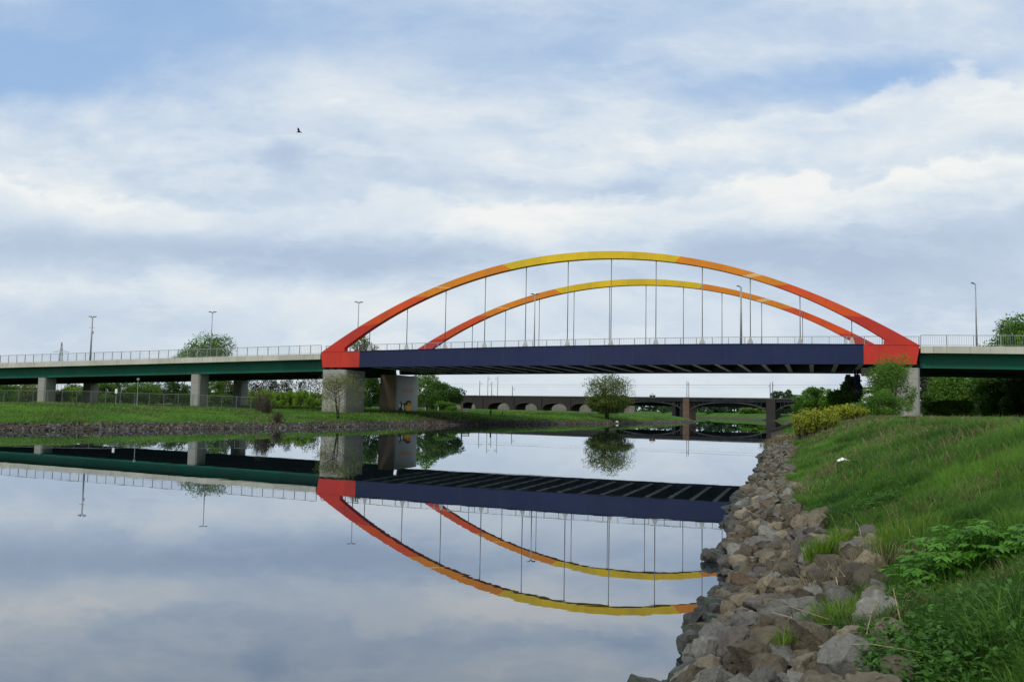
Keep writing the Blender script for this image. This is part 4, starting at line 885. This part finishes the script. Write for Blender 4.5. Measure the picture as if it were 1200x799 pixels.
SZW = lambda s: 'large' if s > .55 else ('medium' if s > .36 else 'small')
buckets = {}
for i in single:
    r_ = rocks[i]; zn = next(q for a, b_, q in ZN if a <= r_['y'] < b_); buckets.setdefault((zn, r_['col'], r_['kd'], SZW(r_['size'])), []).append(i)
labels = {}
for (zn, colr, kd, szw), L in buckets.items():
    L.sort(key=lambda i: rocks[i]['s'])
    for j, i in enumerate(L): labels[i] = f'{szw} {kd} {colr} rock {zn}' if len(L) == 1 else f'{szw} {kd} {colr} rock {zn}, {ORD[j]} from water'
labels[0] = 'long pale grey slab, the biggest rock in the foreground'
for i in sorted(single):
    r_ = rocks[i]; o = bpy.data.objects.new('rock', r_['me']); COL.objects.link(o); o.location = (r_['x'], r_['y'], r_['z']); o.rotation_euler = r_['rot']; o.scale = (r_['size'],)*3
    if not r_['me'].materials: r_['me'].materials.append(ROCKM['brown'])
    o.material_slots[0].link = 'OBJECT'; o.material_slots[0].material = ROCKM[r_['col']]
    tag(o, labels[i], 'rock', 'rocks along the right bank')
from mathutils import Euler
MEC = {}
def mesh_np(me):
    if me.name not in MEC:
        v = np.empty(len(me.vertices)*3, np.float32); me.vertices.foreach_get('co', v); f = np.empty(len(me.loops), np.int32); me.loops.foreach_get('vertex_index', f); MEC[me.name] = (v.reshape(-1, 3), f)
    return MEC[me.name]
def lowpoly(sd, dims, n=11):
    g_ = np.random.default_rng(sd); bm = bmesh.new()
    for i in range(n):
        d = g_.normal(size=3); d /= np.linalg.norm(d); bm.verts.new(d*np.array(dims)*.5)
    bmesh.ops.convex_hull(bm, input=bm.verts); bmesh.ops.triangulate(bm, faces=bm.faces); me = bpy.data.meshes.new('rock_low'); bm.to_mesh(me); bm.free(); return me
LOW = [lowpoly(i, list(KINDS.values())[i % 4], 10) for i in range(12)]
STM = [ROCKM[c] for c in ('brown', 'tan', 'grey', 'mauve', 'rusty', 'dark wet')]
def stuff_rocks(name, label, items):                              # items: x,y,z,size,rot,mesh,material index
    Vs, Fs, Mi = [], [], []; b_ = 0
    for x, y, z, s_, rot, me, mi in items:
        v, f = mesh_np(me); R_ = np.array(Euler(rot).to_matrix()); Vs.append(v@R_.T*s_+(x, y, z)); Fs.append(f+b_); Mi += [mi]*(len(f)//3); b_ += len(v)
    o = bulk(name, np.vstack(Vs), np.concatenate(Fs), 3, None, mats=STM, mi=Mi); return tag(o, label, 'riprap', kind='stuff')
cix = {c: i for i, c in enumerate(('brown', 'tan', 'grey', 'mauve', 'rusty', 'dark wet'))}
rest = [(r_['x'], r_['y'], r_['z'], r_['size'], r_['rot'], r_['me'] if r_['y'] < 30 else LOW[i % 12], cix[r_['col']]) for i, r_ in enumerate(rocks) if i not in single]
stuff_rocks('riprap', 'smaller and more distant rubble stones among the rocks of the right bank', rest)
items = []; g_ = np.random.default_rng(77)
segs = np.linalg.norm(np.diff(WL, axis=0), axis=1)
for i in range(2, 14):
    a, b_ = WL[i], WL[i+1]; e = (b_-a)/segs[i]; nr_ = np.array([-e[1], e[0]]); m_ = int(segs[i]*(26 if i < 10 else 9))
    for j in range(m_):
        u = g_.uniform(0, segs[i]); s_ = g_.uniform(-.2, 1.45 if i < 10 else 1.1); p = a+e*u+nr_*s_; sz = g_.uniform(.22, .55)
        items.append((p[0], p[1], max(s_, 0)*.40+.02, sz, tuple(g_.uniform(0, 6.28, 3)), LOW[g_.integers(12)], int(g_.choice([0, 2, 3, 5], p=[.33, .27, .2, .2]))))
stuff_rocks('riprap', 'dark band of rubble stones along the far left waterline', items)
# pale stones under the lone tree
for px, py, lb in ((723, 489, 'white stone in the grass right of the lone tree'), (737, 487.5, 'pale stone farther right of the lone tree')):
    x, y, z = gpt(px, 192); mb = MB(); g_ = np.random.default_rng(int(px)); mb.tube([(x, y, z-.1), (x+.02, y, z+.12), (x, y, z+.3), (x, y, z+.38)], [.32, .36, .26, .1], 7); tag(mb.build('stone', MAT['white']), lb, 'stone', 'pale stones by the lone tree')

# ------------------------------------------------------------------ grass
def blades(P, hgt, wid, lean, tint, lean_dir, m, name, label, cat='grass'):
    n = len(P); g_ = rng; fa = g_.uniform(0, 6.28, n); side = np.c_[np.cos(fa), np.sin(fa), np.zeros(n)]*wid[:, None]
    d = np.c_[np.cos(lean_dir), np.sin(lean_dir), np.zeros(n)]
    L1 = (lean*.35*hgt)[:, None]*d; L2 = (lean*hgt)[:, None]*d; u = np.array([0, 0, 1.])
    h1 = (hgt*.55)[:, None]*u; h2 = (hgt*np.sqrt(np.maximum(.08, 1-lean**2*.75)))[:, None]*u
    V = np.stack([P-side*.5, P+side*.5, P+L1+h1+side*.42, P+L1+h1-side*.42, P+L2+h2], 1).reshape(-1, 3)
    i0 = np.arange(n)*5; T = np.stack([i0, i0+1, i0+2, i0, i0+2, i0+3, i0+3, i0+2, i0+4], 1).ravel()
    o = bulk(name, V, T, 3, m, None, np.repeat(tint, 5)); return tag(o, label, cat, kind='stuff') if label else o
def scatter(n, ymin, ymax, smax, power=1.):
    y = ymin*(ymax/ymin)**(rng.random(n)**power); s_ = rng.uniform(1.2, smax, n); x = np.interp(y, WR[:, 1], WR[:, 0])+s_*1.05
    px = 600+F*x/y; ok = (px < 1235); P = np.c_[x, y][ok]; r, l, i_ = bank(P)
    edge = np.interp(P[:, 1], [5, 9, 13, 17, 25, 45, 90], [1.9, 1.95, 1.85, 1.65, 1.6, 1.5, 1.4])+vnoise(P[:, 0], P[:, 1], 1.3, 12)*1.5+vnoise(P[:, 0], P[:, 1], .4, 13)*.5
    P = P[(r > edge) & ~i_]; return np.c_[P, Hn(P)-.02]
parts_ = []
for n, y0, y1, smax, hg, wd in ((330000, 5.5, 20, 9, (.09, .26), .007), (200000, 18, 45, 12, (.11, .28), .014), (130000, 40, 118, 26, (.10, .22), .03)):
    P = scatter(n//2, y0, y1, smax); cl = scatter(n//44, y0, y1, smax); kk = 26; cr_ = np.clip(y0/9., .75, 3.)
    off = rng.normal(size=(len(cl)*kk, 2))*.055*cr_; Q = np.repeat(cl, kk, axis=0); Q[:, :2] += off; Q[:, 2] = Hn(Q[:, :2])-.02
    nb = len(P); P = np.vstack([P, Q]); m_ = len(P); cs = np.repeat(rng.uniform(.75, 1.75, len(cl)), kk); ctint = np.repeat(rng.normal(size=len(cl))*.22+.06, kk); big = np.clip(.45+vnoise(P[:, 0], P[:, 1], .8, 21)*1.3+vnoise(P[:, 0], P[:, 1], 3., 22)*.8, 0, 1)
    hgt = (hg[0]+(hg[1]-hg[0])*big**1.3)*rng.uniform(.55, 1.25, m_)
    tint = np.clip(.45+vnoise(P[:, 0], P[:, 1], 2.6, 23)*.9+vnoise(P[:, 0], P[:, 1], .8, 24)*.6+rng.normal(size=m_)*.16, 0, 1)
    hgt[nb:] *= cs; tint[nb:] = np.clip(tint[nb:]+ctint, 0, 1)
    ldir = 2.6+vnoise(P[:, 0], P[:, 1], 2.2, 25)*5+vnoise(P[:, 0], P[:, 1], .55, 26)*4+rng.normal(size=m_)*.8
    ldir[nb:] = np.arctan2(off[:, 1], off[:, 0])+rng.normal(size=len(off))*.4
    parts_.append((P, hgt, np.full(m_, wd)*rng.uniform(.7, 1.3, m_), np.clip(.6+vnoise(P[:, 0], P[:, 1], .9, 27)*.7+rng.normal(size=m_)*.2, .05, .97), tint, ldir))
A_ = [np.concatenate([p[i] for p in parts_]) for i in range(6)]
blades(*A_, MAT['grass'], 'grass', 'long green grass covering the right bank')
# brownish dead stalks mixed through
P = scatter(44000, 5.5, 90, 12); dn = vnoise(P[:, 0], P[:, 1], 1.6, 31)+vnoise(P[:, 0], P[:, 1], .5, 32)*.6; P = P[dn > .10]; m_ = len(P)
blades(P, rng.uniform(.15, .4, m_)*np.clip(P[:, 1]/15, .8, 1.4), np.clip(P[:, 1]*.0007, .005, .03), np.clip(.75+rng.normal(size=m_)*.2, .1, .98), rng.random(m_)*.6, rng.uniform(0, 6.28, m_), MAT['drygrass'], 'dry_grass', 'dry straw coloured blades scattered through the green bank', 'dry grass')
# far left bank grass
n = 90000; i_ = rng.integers(2, 14, n); u = rng.random(n); a = WL[i_]; b_ = WL[i_+1]; e = b_-a; nr_ = np.c_[-e[:, 1], e[:, 0]]/np.linalg.norm(e, axis=1, keepdims=True)
P = a+e*u[:, None]+nr_*(1.5+rng.random(n)**1.3*55)[:, None]; dirt = np.zeros(n)
for c, sx, sy in dirt_c: dirt = np.maximum(dirt, np.exp(-(((P[:, 0]-c[0])/sx)**2+((P[:, 1]-c[1])/(sy*4))**2)))
r, l, ii = bank(P); ok = (l > 1.5) & ~ii & (l < r) & (dirt < .45+rng.normal(size=n)*.1) & (P[:, 1] < 240) & (np.abs(P[:, 0]/P[:, 1]) < .66); P = P[ok]; m_ = len(P); P = np.c_[P, Hn(P)-.03]
spd = np.clip(P[:, 1]/110, .6, 1.6)
blades(P, rng.uniform(.15, .42, m_)*(1+vnoise(P[:, 0], P[:, 1], 3., 41)*1.1), .07*spd, np.clip(.7+rng.normal(size=m_)*.2, .1, .97), np.clip(.65+vnoise(P[:, 0], P[:, 1], 7., 42)*.9+vnoise(P[:, 0], P[:, 1], 2., 43)*.5+rng.normal(size=m_)*.12, 0, 1), rng.uniform(0, 6.28, m_), MAT['grass'], 'grass', 'bright green grass covering the far left bank')

Q = P[(vnoise(P[:, 0], P[:, 1], 4., 51)+vnoise(P[:, 0], P[:, 1], 1.3, 52)*.5) > .12][::3]; m_ = len(Q)
blades(Q, rng.uniform(.25, .55, m_), np.full(m_, .07), np.clip(.6+rng.normal(size=m_)*.2, .1, .97), rng.random(m_)*.5, rng.uniform(0, 6.28, m_), MAT['drygrass'], 'dry_grass', 'brownish dry blades mixed into the far left bank', 'dry grass')
# nettle-like ground cover, bottom right
def leafpatch(px, py, rad, n):
    c = ground_at(px, py); q = rng.normal(size=(n, 2))*rad*.5+c[:2]; r, l, ii = bank(q); q = q[(r > 1.7) & ~ii]; z = Hn(q); return np.c_[q, z+np.abs(rng.normal(size=len(q)))*.10+.03+rng.random(len(q))*.05]
P = np.vstack([leafpatch(1100, 790, .7, 2600), leafpatch(1120, 745, .6, 1500), leafpatch(1060, 720, .3, 500), leafpatch(1040, 790, .3, 600), leafpatch(1020, 600, .5, 900), leafpatch(1010, 775, .35, 700)])
V, Fq = leaf_quads(P, .056, np.tile([0, 0, 1.], (len(P), 1)), .55, .62); tag(bulk('ground_cover', V, Fq, 4, MAT['leaf_nettle'], None, np.repeat(np.clip(.4+rng.normal(size=len(P))*.25, 0, 1), 4)), 'low dark nettle leaves carpeting the bottom right of the bank', 'ground cover', kind='stuff')

# tufts: things of their own
def tuft(name, label, cat, px, py, n, hh, rad, m, lean=.5, wid=.008, dz=0.):
    c = ground_at(px, py); q = np.c_[np.clip(rng.normal(size=(n, 2)), -1.5, 1.5)*rad*.45, np.zeros(n)]; z = Hn(q[:, :2]+c[:2])-c[2]-.02; q[:, 2] = z; out = np.arctan2(q[:, 1], q[:, 0])+rng.normal(size=n)*.5
    o = blades(q, hh*rng.uniform(.55, 1.15, n), np.full(n, wid), np.clip(lean+rng.normal(size=n)*.22, .05, .97), rng.random(n), out, MAT[m], name, None); o.location = Vector(c)+Vector((0, 0, dz)); return tag(o, label, cat)
tuft('grass_tuft', 'bright pale green grass tuft growing among the rocks in the foreground', 'grass tuft', 962, 668, 340, .36, .28, 'tuft', .45, .011, .2)
tuft('grass_tuft', 'small fresh grass tuft between rocks just below the pale grey flat stones', 'grass tuft', 985, 648, 160, .3, .22, 'tuft', .5, .01, .16)
tuft('grass_tuft', 'low bright weed tuft between the foreground rocks near the long slab', 'grass tuft', 985, 738, 300, .24, .34, 'tuft', .6, .008, .14)
tuft('grass_tuft', 'tiny weed tuft on the rocks at the bottom of the photo', 'grass tuft', 918, 780, 90, .18, .14, 'tuft', .6, .007, .22)
tuft('grass_tuft', 'tall dense green grass tuft left of the leafy green clump', 'grass tuft', 1062, 640, 700, .42, .6, 'tuft', .35)
tuft('grass_tuft', 'long arching blue-green grass tuft at the bottom right corner', 'grass tuft', 1192, 760, 420, .5, .4, 'grass', .6)
tuft('dry_tuft', 'tangled straw coloured dead grass among the rocks beside the pale tuft', 'dry grass', 968, 690, 300, .22, .6, 'drygrass', .85, .006, .14)
tuft('dry_tuft', 'flattened dead stalks on the flat stones below the tall grass tuft', 'dry grass', 1035, 668, 260, .3, .6, 'drygrass', .93, .006, .12)
tuft('dry_tuft', 'small straw patch on the rocks right of the long slab', 'dry grass', 1030, 735, 240, .22, .5, 'drygrass', .9, .006, .1)
tuft('dry_tuft', 'brown dead growth on the distant rocks below the yellow bushes', 'dry grass', 918, 518, 900, .7, 2.2, 'drygrass', .6, .03)
# leafy hogweed clump
def hogweed():
    c = ground_at(1140, 672); t = thing('hogweed', 'big bright green leafy hogweed clump on the right of the bank', 'plant', c); V = []; Fx = []; tn = []; mb = MB(); b_ = 0; g_ = np.random.default_rng(9)
    for i in range(280):
        an = g_.uniform(0, 6.28); rr_ = abs(g_.normal())*.2; bx = g_.uniform(-.62, .62); by = g_.normal()*.22
        root = np.array([bx, by, H(c[0]+bx, c[1]+by)-c[2]]); hh = .47*(1-.45*(bx/.62)**2)*g_.uniform(.25, 1.08); tip = root+np.array([math.cos(an)*(.1+rr_*.6), math.sin(an)*(.1+rr_*.6), hh])
        mb.tube([root+c, (root*.6+tip*.4)+c+(0, 0, .06), tip+c], [.008, .006, .004], 5)
        L = g_.uniform(.1, .2); dirn = np.array([math.cos(an), math.sin(an), g_.uniform(-.45, .15)]); dirn /= np.linalg.norm(dirn); sd_ = np.cross(dirn, (0, 0, 1)); sd_ /= np.linalg.norm(sd_); nu = np.cross(sd_, dirn)
        for lob in range(7):                                       # pinnate lobes along the blade, toothed
            f = [.05, .3, .3, .58, .58, .85, 1.][lob]; sg = [0, 1, -1, 1, -1, 0, 0][lob]; ll = L*[.4, .75, .75, .6, .6, .45, .35][lob]
            o_ = tip+dirn*L*f; dd = dirn*(.45 if sg else 1)+sd_*sg*.9; dd /= np.linalg.norm(dd); ss = np.cross(dd, nu)
            prof = [(0, .02), (.25, .2), (.38, .13), (.6, .19), (.72, .10), (.86, .09), (1, 0)]
            Lp = [o_+dd*ll*a+ss*ll*w_-nu*(a*a)*ll*.22+nu*.02*w_ for a, w_ in prof]; Rp = [o_+dd*ll*a-ss*ll*w_-nu*(a*a)*ll*.22 for a, w_ in prof]
            for p, q in zip(Lp, Rp): V += [p, q]
            for j in range(len(prof)-1): Fx += [b_+2*j, b_+2*j+1, b_+2*j+3, b_+2*j+2]
            b_ += 2*len(prof); tn += [np.clip(.5+g_.normal()*.22, 0, 1)]*(2*len(prof))
    bulk('leaves', np.array(V), Fx, 4, MAT['leaf_hog'], t, tn); mb.build('stem', MAT['leaf_hog'], t)
hogweed()
# loose dry canes
CANES = [((1010, 640), (985, 600), .5, 'long straw cane leaning over the flat grey stones'), ((960, 799), (1080, 799), .1, 'long pale cane lying across the bottom edge of the rocks'), ((905, 750), (1000, 760), .12, 'bent dry stalk lying over the rocks right of the wet stones'), ((1080, 660), (1060, 640), .3, 'broken straw stalk leaning in the leafy green clump'),
         ((985, 712), (980, 690), .22, 'short upright white stalk by the long slab'), ((1010, 790), (1030, 740), .3, 'forked pale stalk standing at the bottom of the rocks'), ((1060, 760), (1050, 735), .25, 'thin bleached stalk among the nettle leaves'), ((1075, 700), (1085, 690), .2, 'short bleached stalk below the leafy green clump')]
for i, (p, q, up_, lb) in enumerate(CANES):
    a = ground_at(*p); b_ = ground_at(*q); g_ = np.random.default_rng(i); mb = MB(); a = a+np.array([0, 0, .12 if up_ > .15 else .3]); b_ = b_+np.array([0, 0, up_+.12]); 
    d_ = b_-a; L = np.linalg.norm(d_); b_ = a+d_/L*min(L, 1.1)
    mb.tube([a, a+(b_-a)*.35+g_.normal(size=3)*.06, a+(b_-a)*.7+g_.normal(size=3)*.07, b_], [.006, .005, .004, .002], 6); tag(mb.build('dry_cane', MAT['straw']), lb, 'dry stalk', 'dry canes among the rocks')
# scrap of paper in the grass
c = ground_at(990, 547); mb = MB(); zc_ = c[2]+.16; mb.add([(c[0]-.2, c[1], zc_), (c[0]-.05, c[1]-.12, zc_+.07), (c[0]+.2, c[1], zc_+.02), (c[0]+.16, c[1]+.2, zc_+.05), (c[0], c[1]+.2, zc_+.12), (c[0]-.18, c[1]+.18, zc_+.03)], [(0, 1, 4, 5), (1, 2, 3, 4)]); o = mb.build('paper_scrap', MAT['white']); sm = o.modifiers.new('thickness', 'SOLIDIFY'); sm.thickness = .004
tag(o, 'crumpled white scrap of paper lying in the grass', 'litter')
